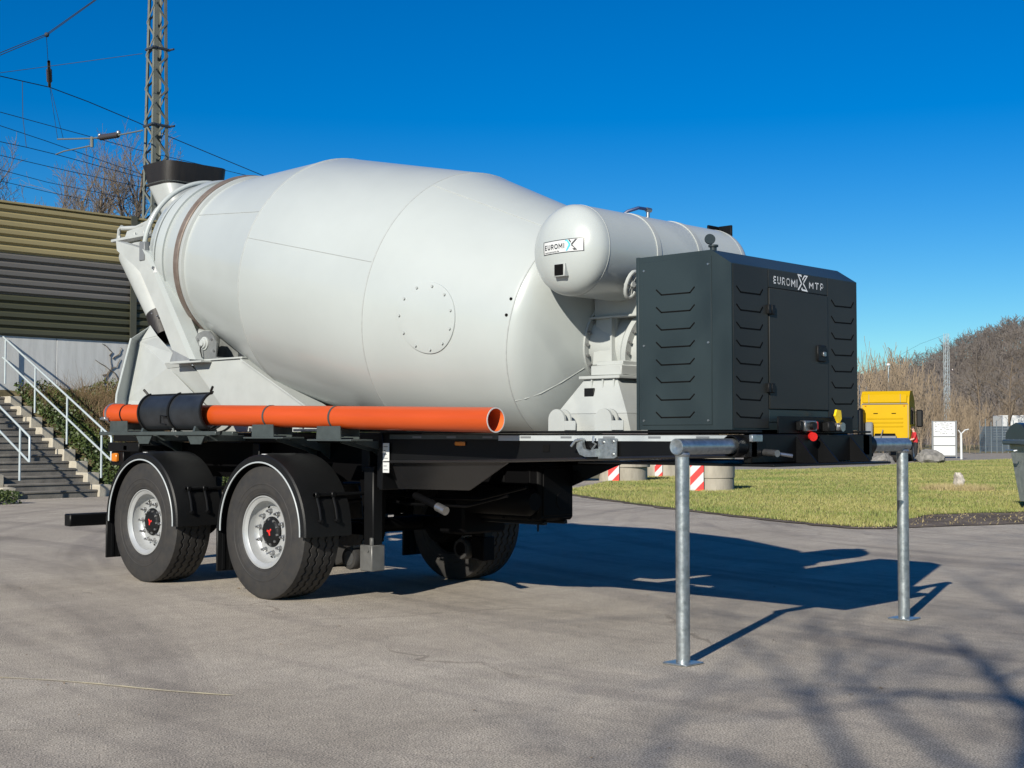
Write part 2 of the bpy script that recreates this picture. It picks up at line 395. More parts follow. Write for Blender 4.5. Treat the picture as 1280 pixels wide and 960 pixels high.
# ---- axles, suspension, rear rails --------------------------------------------
for x in (0, -1.81):
    a = MB().tube((x, -.86, .536), (x, .86, .536), .065, n=16)
    for s in (-1, 1):
        a.tube((x, s * .70, .536), (x, s * .86, .536), .19, n=24)
        a.box((x - .35, s * .50 - .04, .50), (x + .55, s * .50 + .04, .60), .01)
        a.tube((x + .10, s * .58, .45), (x + .10, s * .75, .62), .08, n=14)
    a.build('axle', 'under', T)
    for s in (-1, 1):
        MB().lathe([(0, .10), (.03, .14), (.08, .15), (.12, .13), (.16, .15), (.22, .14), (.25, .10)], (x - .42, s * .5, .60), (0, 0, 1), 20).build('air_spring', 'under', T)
        h = MB().prism([(x + .42, .95), (x + .62, .95), (x + .58, .45), (x + .50, .45)], 'y', s * .44, s * .56); h.build('spring_hanger', 'under', T)
for s in (-1, 1):
    MB().prism([(-3.35, 1.245), (1.0, 1.245), (1.0, .93), (-2.2, .93), (-3.35, 1.02)], 'y', s * .44, s * .52).build('rear_rail', 'under', T)
    MB().box((-3.35, s * .66, 1.250), (1.0, s * .40, 1.335), .008).build('subframe_rail', 'black', T)
for x in (-3.30, -2.6, -.9, .6, 1.4, 2.4, 3.3):
    MB().box((x - .05, -.655, 1.02 if x < 1 else 1.16), (x + .05, .655, 1.240), .006).build('cross_member', 'black', T)
bar = MB().box((-3.30, -1.20, .43), (-3.18, 1.20, .55), .01)
for s in (-1, 1): bar.box((-3.28, s * .5 - .04, .55), (-3.20, s * .5 + .04, 1.02), .008)
bar.build('underrun_bar', 'black', T)
rb = MB().box((-3.42, -.62, 1.06), (-3.34, .62, 1.22), .01); rb.build('rear_lamp_beam', 'black', T)
for s in (-1, 1):
    MB().box((-2.56, s * 1.085, 1.065), (-2.47, s * 1.12, 1.145), .008).build('side_marker_lamp', 'amber', T)
    MB().box((-3.46, s * .60, 1.08), (-3.42, s * .30, 1.20), .01).build('tail_lamp', 'red', T)
side = MB()
side.box((-2.66, -1.10, 1.16), (-2.1, -1.06, 1.245), .006); side.box((-2.62, -1.085, 1.03), (-2.40, -1.06, 1.16), .006)
side.box((-2.38, -1.10, 1.17), (-2.31, -.52, 1.22), .006)
side.build('side_bar', 'black', T)

# ---- main rails of the front half -----------------------------------------------
for s in (-1, 1):
    o = s * .72
    MB().prism([(.90, 1.325), (4.30, 1.312), (4.30, 1.180), (2.76, 1.140), (2.14, 1.120), (1.35, 1.105), (.90, 1.09)], 'y', o, s * .64).build('main_rail', 'black', T)
    MB().box((.90, s * .745, 1.326), (4.30, s * .58, 1.340), .003).build('rail_flange', 'black', T)
    lower = MB().path([(.92, s * .728, 1.105), (1.35, s * .728, 1.112), (2.14, s * .728, 1.128), (2.76, s * .728, 1.146), (4.28, s * .728, 1.188)], .013, 8); lower.build('rail_lip', 'blackg', T)
    g = MB(); A = [(.92, s * .70, 1.10), (2.24, s * .70, 1.115), (2.10, s * .66, 1.06), (1.72, s * .58, .90), (.92, s * .58, .89)]
    g.plate(A, .012, (0, -s, 0)); g.build('gooseneck_plate', 'blackg', T)
    v = MB().box((.86, s * .735, .885), (.905, s * .50, 1.338), .006); v.box((.80, s * .70, .90), (.86, s * .52, 1.33), .004); v.build('bulkhead_plate', 'black', T)
    # drawbar strip with slots under the flange
    st = MB().box((.98, s * .7215, 1.282), (2.17, s * .727, 1.318), .001); st.build('rail_strip', 'galvg', T)
    tp = MB().box((2.17, s * .7215, 1.272), (4.14, s * .727, 1.310), .001); tpo = tp.build('reflective_tape', 'tape', T)
    for q in range(8):
        xx = 1.25 + q * .38
        MB().box((xx, s * .7275, 1.290), (xx + .10, s * .7285, 1.304), 0).build('tape_print', 'grey', tpo)
# small white plates with print
pl = MB().box((.915, -.7365, 1.02), (.99, -.739, 1.25), .001).build('rating_plate', 'label', T)
for q in range(7):
    MB().box((.925, -.7395, 1.04 + q * .03), (.975 - (q % 3) * .012, -.7400, 1.046 + q * .03), 0).build('plate_print', 'grey', pl)
MB().box((1.72, -.7215, 1.235), (1.83, -.735, 1.265), .006).build('side_marker_lamp', 'amber', T)
MB().box((2.60, -.722, 1.195), (2.66, -.726, 1.245), .012).build('rail_hole', 'slot', T)

# ---- tube brackets ------------------------------------------------------------------
TY, TR = -1.05, .088
x0, x1 = on(140, 517, 'y', TY).x, on(620, 525, 'y', TY).x
TZ0, TZ1 = on(140, 517, 'y', TY).z, on(620, 525, 'y', TY).z
def TZ(x): return TZ0 + (TZ1 - TZ0) * (x - x0) / (x1 - x0)
def saddle(x, wide):
    zb = TZ(x) - TR; b = MB(); b.prism([(x - wide, zb - .08), (x + wide, zb - .08), (x + wide, zb + .02), (x + wide * .8, zb + .09), (x - wide * .8, zb + .09), (x - wide, zb + .02)], 'y', TY + .092, TY + .10)
    b.prism([(x - wide, zb - .08), (x + wide, zb - .08), (x + wide * .95, zb + .02), (x - wide * .95, zb + .02)], 'y', TY - .088, TY - .080)
    b.box((x - wide * 1.7, TY - .10, zb - .095), (x + wide * 1.9, TY + .12, zb - .081), .003)
    for dx in (.08, -.10): b.prism([(TY + .12, zb - .095), (-.50, zb - .095), (-.50, 1.10), (-.62, 1.18), (TY + .10, zb - .11)], 'x', x + dx, x + dx + .02)
    b.build('tube_bracket', 'galvg', T)
for x in (-.12, .74): saddle(x, .15)
saddle(-2.40, .16)
lb = MB().box((-2.70, TY - .12, 1.312), (-.75, TY - .07, 1.345), .004); lb.box((-2.70, TY + .05, 1.312), (-.75, TY + .11, 1.345), .004)
for x in (-1.95, -1.1):
    lb.prism([(TY - .12, 1.345), (TY + .11, 1.345), (TY + .09, 1.40), (TY + .02, 1.36), (TY - .09, 1.43)], 'x', x, x + .03)
    lb.box((x, TY, 1.26), (x + .05, -.5, 1.312), .004)
    lb.prism([(x - .12, 1.312), (x + .16, 1.312), (x + .10, 1.235), (x - .06, 1.235)], 'y', TY - .10, TY - .09)
lb.build('tube_bracket', 'galvg', T)

# ---- orange storage tube --------------------------------------------------------------
TAX = Vector((x1 - x0, 0, TZ1 - TZ0)).normalized(); TO = Vector((0, TY, TZ(0)))
tb = MB().lathe([(x1, TR - .010), (x0 + .9, TR - .010), (x0 + .02, TR - .010), (x0, TR - .008), (x0 - .012, TR - .02), (x0 - .012, .0001)], TO, TAX, 40)
tb.build('tube_lining', 'orangei', T)
tb = MB().lathe([(x0 - .014, .0001), (x0 - .014, TR - .02), (x0, TR + .004), (x0 + .19, TR + .006), (x0 + .20, TR), (x1 - .002, TR)], TO, TAX, 40)
tube = tb.build('storage_tube', 'orange', T)
MB().lathe([(x1 - .004, TR), (x1, TR - .001), (x1, TR - .009), (x1 - .004, TR - .010)], TO, TAX, 40).build('cut_rim', 'label', tube)
for x in (-.12, .74, x0 + .30): MB().lathe([(x - .010, TR + .001), (x - .010, TR + .004), (x + .010, TR + .004), (x + .010, TR + .001)], TO, TAX, 36).build('strap', 'galvg' if x > -1 else 'plastic', tube)
cl = MB().lathe([(x0 + .03, TR + .006), (x0 + .03, TR + .012), (x0 + .06, TR + .012), (x0 + .06, TR + .006)], TO, TAX, 36)
zl = TZ(x0)
cl.box((x0 + .02, TY - TR - .04, zl - .06), (x0 + .09, TY - TR + .01, zl - .035), .006); cl.tube((x0 + .0, TY - TR - .03, zl - .05), (x0 + .13, TY - TR - .02, zl - .06), .010, n=8)
cl.build('end_clamp', 'galv', tube)

# ---- landing foot ------------------------------------------------------------------------
def jack(s):
    y = s * .62; j = MB()
    j.box((.60, y - .05, .30), (.72, y + .05, 1.06), .008); jo = j.build('landing_leg', 'black', T)
    k = MB().box((.585, y - .075 * 1, .235), (.735, y + .06, .44), .006); k.prism([(.585, .24), (.55, .22), (.47, .30), (.47, .36), (.53, .40), (.50, .44), (.52, .47), (.585, .46)], 'y', y + .012, y + .022)
    k.prism([(.585, .24), (.55, .22), (.47, .30), (.47, .36), (.53, .40), (.50, .44), (.52, .47), (.585, .46)], 'y', y + .05, y + .06)
    k.tube((.69, y - .085, .40), (.69, y - .072, .40), .014, n=8); k.tube((.52, y - .085, .42), (.52, y + .07, .42), .012, n=8); k.box((.70, y - .07, .44), (.73, y - .05, .50), .003)
    k.build('foot_shoe', 'shoe' if s < 0 else 'under', jo)  # far shoe coloured near black to stand for the shade beneath the frame
    MB().lathe([(-.045, .02), (-.045, .085), (-.03, .092), (.03, .092), (.045, .085), (.045, .02)], (.465, y - .045, .325), (0, 1, 0), 24).build('foot_roller', 'rubber', jo)
    MB().lathe([(-.050, .0001), (-.050, .03), (-.049, .058), (-.0452, .058)], (.465, y - .045, .325), (0, 1, 0), 20).build('roller_disc', 'steel' if s < 0 else 'under', jo)  # far disc takes the same shade colour instead of steel
for s in (-1, 1): jack(s)

# ---- things hanging under the frame -----------------------------------------------------------
bxn, bxf = on(545, 640, 'y', .20).x, on(674, 640, 'y', .20).x
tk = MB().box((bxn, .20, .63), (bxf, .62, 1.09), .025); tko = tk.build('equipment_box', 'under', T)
for q in (.08, .36, .66, .90):
    x = bxn + (bxf - bxn) * q; MB().box((x, .190, .64), (x + .03, .205, 1.08), .004).build('box_rib', 'under', tko)
MB().box((bxf - .003, .24, .67), (bxf + .010, .58, 1.05), .006).build('box_lid', 'under', tko)
bb = MB().box((bxn - .02, .26, .600), (bxf - .01, .31, .63), .006); bb.box((bxn - .02, .50, .600), (bxf - .01, .55, .63), .006); bb.tube((bxf - .05, .24, .61), (bxf - .05, .24, .55), .008, n=8); bb.build('box_cradle', 'black', tko)
at_ = MB()
for s in (-1, 1):
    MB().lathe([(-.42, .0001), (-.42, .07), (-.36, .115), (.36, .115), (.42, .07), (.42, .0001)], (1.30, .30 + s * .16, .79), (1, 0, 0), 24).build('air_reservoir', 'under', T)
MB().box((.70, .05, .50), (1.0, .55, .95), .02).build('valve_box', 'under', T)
pp = MB(); pp.path([(1.05, -.52, .84), (1.25, -.56, .80), (1.38, -.57, .76)], .028, 10); pp.build('hose_coupling', 'under', T)
MB().tube((1.36, -.57, .765), (1.46, -.575, .735), .034, n=14).build('coupling_sleeve', 'steel', T)
for (p, q, r) in (((.3, -.35, .80), (1.9, -.35, .86), .012), ((.3, -.28, .84), (2.0, -.25, .92), .010), ((-1.6, -.30, .86), (.4, -.28, .80), .012)):
    a, b = Vector(p), Vector(q); MB().path([a, a.lerp(b, .3) + Vector((0, 0, -.06)), a.lerp(b, .7) + Vector((0, .03, -.08)), b], r, 8).build('air_line', 'under', T)

# ---- front coupling ------------------------------------------------------------------------------
fp = MB().box((2.9, -.70, 1.120), (4.46, .72, 1.136), .004); fp.build('kingpin_plate', 'black', T)
MB().box((4.24, -.70, 1.14), (4.30, .76, 1.318), .006).build('front_beam', 'black', T)
for y in (-.20, .06, .46): MB().prism([(4.30, 1.138), (4.45, 1.138), (4.30, 1.305)], 'y', y, y + .014).build('gusset', 'black', T)
MB().box((4.262, -.36, 1.322), (4.272, .55, 1.430), .003).build('coupling_panel', 'black', T)
cp = MB().box((4.272, -.12, 1.335), (4.32, .02, 1.405), .006).build('air_coupling_block', 'steel', T)
MB().tube((4.31, -.05, 1.37), (4.345, -.05, 1.37), .026, n=14).build('coupling_head', 'plastic', cp)
MB().box((4.272, -.16, 1.34), (4.31, -.125, 1.40), .006).build('coupling_guard', 'plastic', cp)
MB().tube((4.29, -.02, 1.31), (4.335, -.05, 1.30), .028, n=12).build('red_coupling', 'red', T)
MB().box((4.275, .025, 1.345), (4.31, .055, 1.40), .006).build('red_lever', 'red', T)
c2 = MB().tube((4.272, .30, 1.365), (4.345, .30, 1.365), .030, n=14); c2.box((4.28, .26, 1.34), (4.33, .36, 1.39), .006); c2o = c2.build('electric_socket', 'steel', T)
MB().prism([(.255, 1.44), (.30, 1.385), (.335, 1.42), (.325, 1.475), (.275, 1.48)], 'x', 4.30, 4.315).build('yellow_lid', 'yellowp', c2o)
MB().box((4.272, .15, 1.33), (4.33, .23, 1.40), .01).build('socket_box', 'plastic', T)
dr = MB().tube((4.31, -.57, 1.205), (4.42, -.60, 1.200), .022, n=12); dr.tube((4.38, -.59, 1.202), (4.46, -.50, 1.185), .012, n=8); dr.build('stand_lock', 'steel', T)
lk = MB().box((4.302, -.73, 1.27), (4.33, -.62, 1.315), .004); lk.build('front_latch', 'galv', T)
for s in (-1, 1):
    so = MB().lathe([(0, .066), (s * .10, .066), (s * .10, .060), (0, .060)], (4.233, s * .725, 1.245), (0, 1, 0), 24); so.build('stand_socket', 'black', T)
# mounting hook plate on the rail
hk = MB(); P = lambda u, v: (on(u, v, 'y', -.745).x, on(u, v, 'y', -.745).z)
hk.prism([P(748, 548), P(771, 548), P(771, 571), P(768, 573), P(748, 573)], 'y', -.748, -.738)
ho = hk.build('lashing_plate', 'galv', T)
pts = [P(725, 548), P(724, 560), P(728, 568), P(735, 571), P(748, 571), P(748, 561), P(740, 563), P(733, 561), P(731, 555), P(731, 548)]
MB().prism(pts, 'y', -.775, -.745).build('lashing_hook', 'galv', ho)
hh = MB().path([on(728, 549, 'y', -.77), on(719, 551, 'y', -.79), on(714, 558, 'y', -.80)], .010, 8); hh.path([on(742, 545, 'y', -.76), on(741, 553, 'y', -.77), on(745, 555, 'y', -.77), on(740, 562, 'y', -.77)], .007, 6)
hh.build('hook_pin', 'galv', ho)
for (u, v) in ((754, 553), (766, 552), (766, 568)):
    p = on(u, v, 'y', -.748); MB().tube(p, p + Vector((0, -.007, 0)), .011, n=8).build('bolt', 'steel', ho)
# ---- drum -----------------------------------------------------------------------------
DT = .215; DA = Vector((math.cos(DT), 0, -math.sin(DT))); DO = Vector((0, 0, 2.58)); DUP = (0, 0, 1)
DPROF = [(-2.40, .52), (-2.52, .58), (-2.54, .70), (-2.50, .715), (-2.0, .778), (-.565, 1.0865), (-.545, 1.091), (1.121, 1.0972), (1.141, 1.095), (2.40, .846), (2.445, .832), (2.49, .80), (2.525, .755), (2.56, .69), (2.61, .56), (2.66, .40), (2.70, .26), (2.72, .0001)]
def drum_r(s):
    for (a, ra), (b, rb) in zip(DPROF[2:-1], DPROF[3:]):
        if a <= s <= b: return ra + (rb - ra) * (s - a) / (b - a)
    return .5
def drum_p(s, ang, off=0.0):      # ang: 0 = top, +90 = near side (-y)
    e = Vector((math.sin(DT), 0, math.cos(DT))); n = Vector((0, -1, 0)); a = R_(ang)
    return DO + DA * s + (e * math.cos(a) + n * math.sin(a)) * (drum_r(s) + off)
drum = MB().lathe(DPROF, DO, DA, 128, up=DUP).build('drum', 'white', T, 24)
def ring(name, s, r, w, h, m):
    return MB().lathe([(s - w / 2, r), (s - w / 2 * .8, r + h), (s + w / 2 * .8, r + h), (s + w / 2, r)], DO, DA, 112, up=DUP).build(name, m, drum)
for s in (-.545, 1.131, 2.43): ring('weld_seam', s, drum_r(s) - .001, .012, .0035, 'weld')
MB().lathe([(-2.035, .75), (-2.035, .822), (-2.025, .830), (-1.965, .830), (-1.955, .822), (-1.955, .75)], DO, DA, 112, up=DUP).build('roller_ring', 'rust', drum)
MB().lathe([(-1.955, .72), (-1.955, .815), (-1.905, .832), (-1.885, .832), (-1.87, .80)], DO, DA, 112, up=DUP).build('ring_flange', 'white2', drum)
MB().lathe([(-2.06, .70), (-2.06, .792), (-2.036, .80), (-2.036, .70)], DO, DA, 112, up=DUP).build('ring_flange', 'white2', drum)
for (s0, s1, an) in ((-1.86, -.56, 62), (-.53, 1.115, 75), (1.145, 2.42, 32)):
    MB().path([drum_p(s0 + (s1 - s0) * q / 14, an, .0015) for q in range(15)], .0035, 5).build('weld_seam', 'weld', drum)
MB().path([drum_p(s, 128 + q, .001) for s, q in ((2.44, 0), (2.50, 0), (2.56, 1), (2.62, 2), (2.68, 3))], .004, 5).build('weld_seam', 'weld', drum)
# inspection hatch
hc = Vector((1.675, -.97, 2.17)); hr = .263
def drum_y(x, z):      # near-side surface point of the drum with given x, z
    lo, hi = -1.3, -.3
    for _ in range(40):
        m_ = (lo + hi) / 2; X = Vector((x, m_, z)) - DO; s = X.dot(DA); r = (X - DA * s).length
        if r > drum_r(s): lo = m_
        else: hi = m_
    return (lo + hi) / 2
vs = []; fs = []; K = 48
for rr, off in ((hr, -.001), (hr - .002, .009), (hr - .01, .010), (hr * .7, .010), (hr * .35, .010)):
    for k in range(K):
        a = 2 * math.pi * k / K; x = hc.x + math.cos(a) * rr; z = hc.z + math.sin(a) * rr; vs.append((x, drum_y(x, z) - off, z))
vs.append((hc.x, drum_y(hc.x, hc.z) - .010, hc.z))
for i in range(4):
    for k in range(K): k2 = (k + 1) % K; fs.append((i * K + k, i * K + k2, (i + 1) * K + k2, (i + 1) * K + k))
for k in range(K): fs.append((4 * K + k, 4 * K + (k + 1) % K, 5 * K))
hatch = MB().add(vs, fs).build('inspection_hatch', 'white', drum, 30)
for k in range(11):
    a = 2 * math.pi * (k + .3) / 11; x = hc.x + math.cos(a) * (hr - .03); z = hc.z + math.sin(a) * (hr - .03); y = drum_y(x, z) - .010
    MB().tube((x, y + .002, z), (x, y - .010, z), .010, n=6).build('hatch_bolt', 'weld', drum)
for s, an in ((2.40, 76), (2.40, 84)):
    p = drum_p(s, an); n_ = (p - (DO + DA * s)).normalized(); MB().tube(p - n_ * .01, p + n_ * .006, .011, n=10).build('drum_plug', 'slot', drum)

# ---- water tank --------------------------------------------------------------------------
TX, TZc, Rt, Ya, Yb = 2.922, 2.563, .311, -.75, .80
def dome(u): return math.sqrt(max(0, 1 - u ** 2.25))
cap = [(Rt * math.sin(q), .185 * math.cos(q)) for q in np.linspace(0, math.pi / 2, 12)]
prof = [(Ya - d - .02, max(r, .0001)) for r, d in cap] + [(Ya, Rt), (Yb, Rt)] + [(Yb + d + .02, max(r, .0001)) for r, d in cap[::-1]]
tank = MB().lathe(prof, (TX, 0, TZc), (0, 1, 0), 72, up=DUP).build('water_tank', 'white', T, 28)
def cap_y(x, z):
    u = min(1, math.hypot(x - TX, z - TZc) / Rt); return Ya - .02 - .185 * math.sqrt(1 - u * u)
for y, w in ((Ya, .007), (-.22, .045), (.27, .045), (Yb, .007)):
    MB().lathe([(y - w / 2, Rt - .001), (y - w / 2, Rt + (.006 if w > .02 else .002)), (y + w / 2, Rt + (.006 if w > .02 else .002)), (y + w / 2, Rt - .001)], (TX, 0, TZc), (0, 1, 0), 72, up=DUP).build('tank_band' if w > .02 else 'weld_seam', 'white2', tank)
def on_cap(u, v):
    lo, hi = 5.0, 12.0; r = ray(u, v)
    for _ in range(2000):
        p = cC + r * lo
        if math.hypot(p[0] - TX, p[2] - TZc) < Rt and p[1] > cap_y(p[0], p[2]): break
        lo += .003
    return Vector(p)
cA, cB, cCc, cDd = (on_cap(*q) for q in ((680, 303.5), (731, 296.5), (731, 313.5), (680.5, 320)))   # TL TR BR BL
def lab(a, b, off):
    p = cDd.lerp(cCc, a).lerp(cA.lerp(cB, a), b); return Vector((p.x, cap_y(p.x, p.z) - off, p.z))
def lab_grid(a0, a1, b0, b1, off, nu=14, nv=6):
    vs = [lab(a0 + (a1 - a0) * i / nu, b0 + (b1 - b0) * j / nv, off) for j in range(nv + 1) for i in range(nu + 1)]
    fs = [(j * (nu + 1) + i, j * (nu + 1) + i + 1, (j + 1) * (nu + 1) + i + 1, (j + 1) * (nu + 1) + i) for j in range(nv) for i in range(nu)]
    return MB().add(vs, fs)
lb_ = lab_grid(0, 1, 0, 1, .0015); lo_ = lb_.build('tank_sticker', 'label', tank, 0)
bd = MB()
for (a0, a1, b0, b1) in ((0, 1, 0, .05), (0, 1, .95, 1), (0, .018, 0, 1), (.982, 1, 0, 1)):
    g_ = lab_grid(a0, a1, b0, b1, .0025, 14 if a1 - a0 > .5 else 2, 2 if b1 - b0 < .5 else 6); bd.add(g_.v, g_.f)
bd.build('sticker_border', 'ink', tank, 0)
XL = [(0, 1), (.34, 1), (.50, .70), (.40, .52), (.30, .72), (.24, .72), (.36, .50), (.05, 0), (0, 0)]
def put_text(s, fn, weight, m, name, parent, sz=1.0):
    uv, fs = text_mesh(s, sz, weight); vs = [fn(*p) for p in uv]
    me = bpy.data.meshes.new(name); me.from_pydata([tuple(v) for v in vs], [], fs); me.materials.append(M[m])
    o = bpy.data.objects.new(name, me); COL.objects.link(o); attach(o, parent); return o
GL = {'E': (.80, [[(.78, .9), (.12, .9), (.12, .1), (.78, .1)], [(.12, .5), (.70, .5)]]), 'U': (1.0, [[(.12, 1), (.12, .35), (.25, .12), (.5, .09), (.75, .12), (.88, .35), (.88, 1)]]),
      'R': (.95, [[(.12, 0), (.12, .9), (.6, .9), (.82, .80), (.86, .66), (.80, .50), (.6, .42), (.12, .42)], [(.55, .42), (.86, 0)]]), 'O': (1.15, [[(.5, .91), (.25, .86), (.11, .68), (.09, .5), (.11, .32), (.25, .14), (.5, .09), (.75, .14), (.89, .32), (.91, .5), (.89, .68), (.75, .86), (.5, .91)]]),
      'M': (1.2, [[(.09, 0), (.09, .96), (.5, .30), (.91, .96), (.91, 0)]]), 'I': (.38, [[(.5, 0), (.5, 1)]]), 'T': (.9, [[(.02, .9), (.98, .9)], [(.5, .9), (.5, 0)]]), 'P': (.92, [[(.12, 0), (.12, .9), (.6, .9), (.82, .80), (.87, .63), (.80, .46), (.6, .37), (.12, .37)]])}
def put_block(s, fn, m, parent, th=.25, gap=.22):
    tot = sum(GL[c][0] for c in s) + gap * (len(s) - 1); x = 0; b = MB()
    for li, c in enumerate(s):
        w = GL[c][0]
        for si, st in enumerate(GL[c][1]):
            P = [Vector((x + p[0] * w, p[1])) for p in st]
            for p, q in zip(P[:-1], P[1:]):
                d = (q - p).normalized(); n_ = Vector((-d.y, d.x)) * th / 2; e = d * th * .32
                z = .0001 * (si + 1); cs = [p - e - n_, q + e - n_, q + e + n_, p - e + n_]
                b.add([fn(k.x / tot, min(1, max(0, k.y))) for k in cs], [(0, 1, 2, 3)])
        x += w + gap
    return b.build('lettering', m, parent, 0)
put_block('EUROMI', lambda a, b: lab(.05 + a * .54, .34 + b * .38, .003), 'ink', tank, th=.21, gap=.28)
put_text('www.euromix.de', lambda a, b: lab(.05 + a * .40, .10 + b * .12, .003), .01, 'ink', 'lettering', tank)
XCy = [[(.0, 1.0), (.22, 1.0), (.47, .60), (.40, .48), (.36, .48), (.15, .90), (0, .90)], [(.06, 0), (.18, 0), (.47, .46), (.40, .57), (.33, .57)]]
XBk = [[(.52, .60), (.82, 1.0), (1.0, 1.0), (.62, .50), (.55, .50)], [(.50, .46), (.60, .52), (1.0, 0), (.72, 0), (.62, .16), (.80, .16), (.58, .40)], [(.28, 1.0), (.40, 1.0), (.52, .80), (.47, .70)]]
for polys, m in ((XCy, 'cyan'), (XBk, 'ink')):
    k_ = MB()
    for P_ in polys: k_.add([lab(.60 + x * .27, .12 + z * .80, .003) for x, z in P_], [tuple(range(len(P_)))])
    k_.build('logo_x', m, tank, 0)
w0 = on_cap(702, 337.5); MB().box((w0.x - .055, w0.y - .02, w0.z - .045), (w0.x + .045, w0.y + .06, w0.z + .045), .004, ).build('gauge_frame', 'white2', tank)
MB().box((w0.x - .045, w0.y - .026, w0.z - .037), (w0.x + .033, w0.y - .019, w0.z + .037), .003).build('gauge', 'slot', tank)
ft = on(852, 275, 'x', TX); ft = MB().tube((TX, .05, TZc + Rt - .01), (TX, .05, TZc + Rt + .07), .013, n=10).tube((TX, .03, TZc + Rt + .065), (TX, .08, TZc + Rt + .065), .017, n=10); ft.build('tank_fitting', 'steel', tank)
MB().path([(TX, .02, TZc + Rt + .068), (TX, -.06, TZc + Rt + .066), (TX - .05, -.12, TZc + Rt + .04), (TX - .14, -.18, TZc + Rt - .04)], .012, 8).build('tank_hose', 'hose', tank)
MB().box((TX + .02, Yb - .06, TZc + Rt - .10), (TX + .04, Yb + .10, TZc + Rt + .03), .004).box((TX + .04, Yb + .06, TZc + Rt - .10), (TX + .16, Yb + .08, TZc + Rt + .03), .004).build('tank_bracket', 'black', tank)
wv = on(788, 356, 'x', 3.24); vm = MB().path([Vector((3.25, wv.y, wv.z)) + Vector((.03 * math.sin(a), .055 * math.cos(a), .085 * math.sin(a))) for a in np.linspace(0, 2 * math.pi, 17)[:-1]], .014, 8, closed=True)
vm.tube((3.20, wv.y, wv.z), (3.27, wv.y, wv.z), .02, n=10)
for a in (0, 60, 120): vm.tube((3.25 + .03 * math.sin(R_(a)), wv.y + .055 * math.cos(R_(a)), wv.z + .085 * math.sin(R_(a))), (3.25 - .03 * math.sin(R_(a)), wv.y - .055 * math.cos(R_(a)), wv.z - .085 * math.sin(R_(a))), .009, n=6)
vm.build('tank_valve_wheel', 'white2', tank)
sup = MB().prism([(-.26, 2.155), (.26, 2.155), (.22, 2.30), (-.22, 2.30)], 'x', 2.70, 2.715)
for s in (-1, 1): sup.prism([(2.68, 2.155), (3.12, 2.155), (3.12, 2.29), (2.68, 2.29)], 'y', s * .26, s * .245)
sup.box((2.64, -.29, 2.140), (3.14, .29, 2.156), .003); sup.build('tank_cradle', 'white2', T)

# ---- front pedestal with gearbox ------------------------------------------------------------
def frus(b, t, z0, z1):   # b,t = (x0,x1,y0,y1)
    vs = [(b[0], b[2], z0), (b[1], b[2], z0), (b[1], b[3], z0), (b[0], b[3], z0), (t[0], t[2], z1), (t[1], t[2], z1), (t[1], t[3], z1), (t[0], t[3], z1)]
    return MB().add(vs, [(3, 2, 1, 0), (4, 5, 6, 7), (0, 1, 5, 4), (1, 2, 6, 5), (2, 3, 7, 6), (3, 0, 4, 7)])
pd = frus((2.52, 3.20, -.50, .50), (2.52, 3.16, -.49, .49), 1.342, 1.46)
q_ = frus((2.52, 3.16, -.49, .49), (2.72, 3.02, -.42, .42), 1.462, 1.70); pd.add(q_.v, q_.f)
pd.box((2.69, -.45, 1.703), (3.06, .45, 1.725), .004)
pdo = pd.build('front_pedestal', 'white2', T, 20)
MB().box((2.745, -.475, 1.57), (2.835, -.460, 1.66), .003, Matrix.Translation((0, .02, -.02))).build('type_plate', 'plastic', pdo)
for x in (2.68, 2.90):
    pass
for (ux, cx) in ((686, 706), (744, 765)):
    x0_, x1_ = on(ux, 543, 'y', -.66).x, on(cx, 543, 'y', -.66).x; r_ = (x1_ - x0_) / 2; xc_ = (x0_ + x1_) / 2
    poly = [(x0_, 1.342), (x1_, 1.342)] + [(xc_ + r_ * math.cos(a), 1.342 + .075 + r_ * math.sin(a)) for a in np.linspace(0, math.pi, 13)]
    lg = MB().prism(poly, 'y', -.665, -.645); lg.prism(poly, 'y', -.60, -.585); lg.box((x0_ + .02, -.645, 1.342), (x1_ - .02, -.60, 1.36), 0)
    lg.box((x1_ - .012, -.664, 1.345), (x1_ + .10, -.655, 1.41), .002); lg.build('mounting_lug', 'white2', T)
up = MB(); up.box((2.76, -.40, 1.728), (3.04, .40, 1.80), .006); up.box((2.78, -.36, 1.80), (3.02, .36, 1.83), .004)
upo = up.build('gearbox_base', 'white2', T)
for x in (2.80, 2.90, 3.0):
    MB().box((x - .006, -.438, 1.60), (x + .006, -.40, 1.70), 0).build('stiffener', 'white2', pdo)
for s in (-1, 1):
    Q = [on(u, v, 'y', -.25) for u, v in ((741, 456), (767, 455), (771, 393), (746, 395))]
    MB().prism([(p.x, p.z) for p in Q], 'y', s * .25, s * .23).build('gearbox_bracket', 'white2', T)
    MB().prism([(s * .29, 1.83), (s * .10, 1.83), (s * .18, 2.139), (s * .29, 2.139)], 'x', Q[1].x + .002, Q[1].x + .016).build('gearbox_bracket', 'white2', T)
gb = MB().lathe([(2.66, .0001), (2.66, .315), (2.70, .315), (2.70, .27), (2.80, .26), (2.98, .25), (3.03, .30), (3.07, .30), (3.07, .24), (3.17, .22), (3.22, .16), (3.22, .0001)], DO, DA, 56, up=DUP).build('gearbox', 'white2', T)
MB().lathe([(2.635, .305), (2.635, .33), (2.655, .33), (2.655, .30)], DO, DA, 56, up=DUP).build('drive_flange', 'grey', gb)
for k in range(22):
    a = 2 * math.pi * k / 22; e = Vector((math.sin(DT), 0, math.cos(DT))) * math.cos(a) + Vector((0, -1, 0)) * math.sin(a)
    p = DO + DA * 2.70 + e * .293; MB().tube(p, p + DA * .018, .012, n=6).build('flange_bolt', 'steel', gb)
    p = DO + DA * 3.07 + e * .278; MB().tube(p, p + DA * .016, .011, n=6).build('flange_bolt', 'steel', gb)

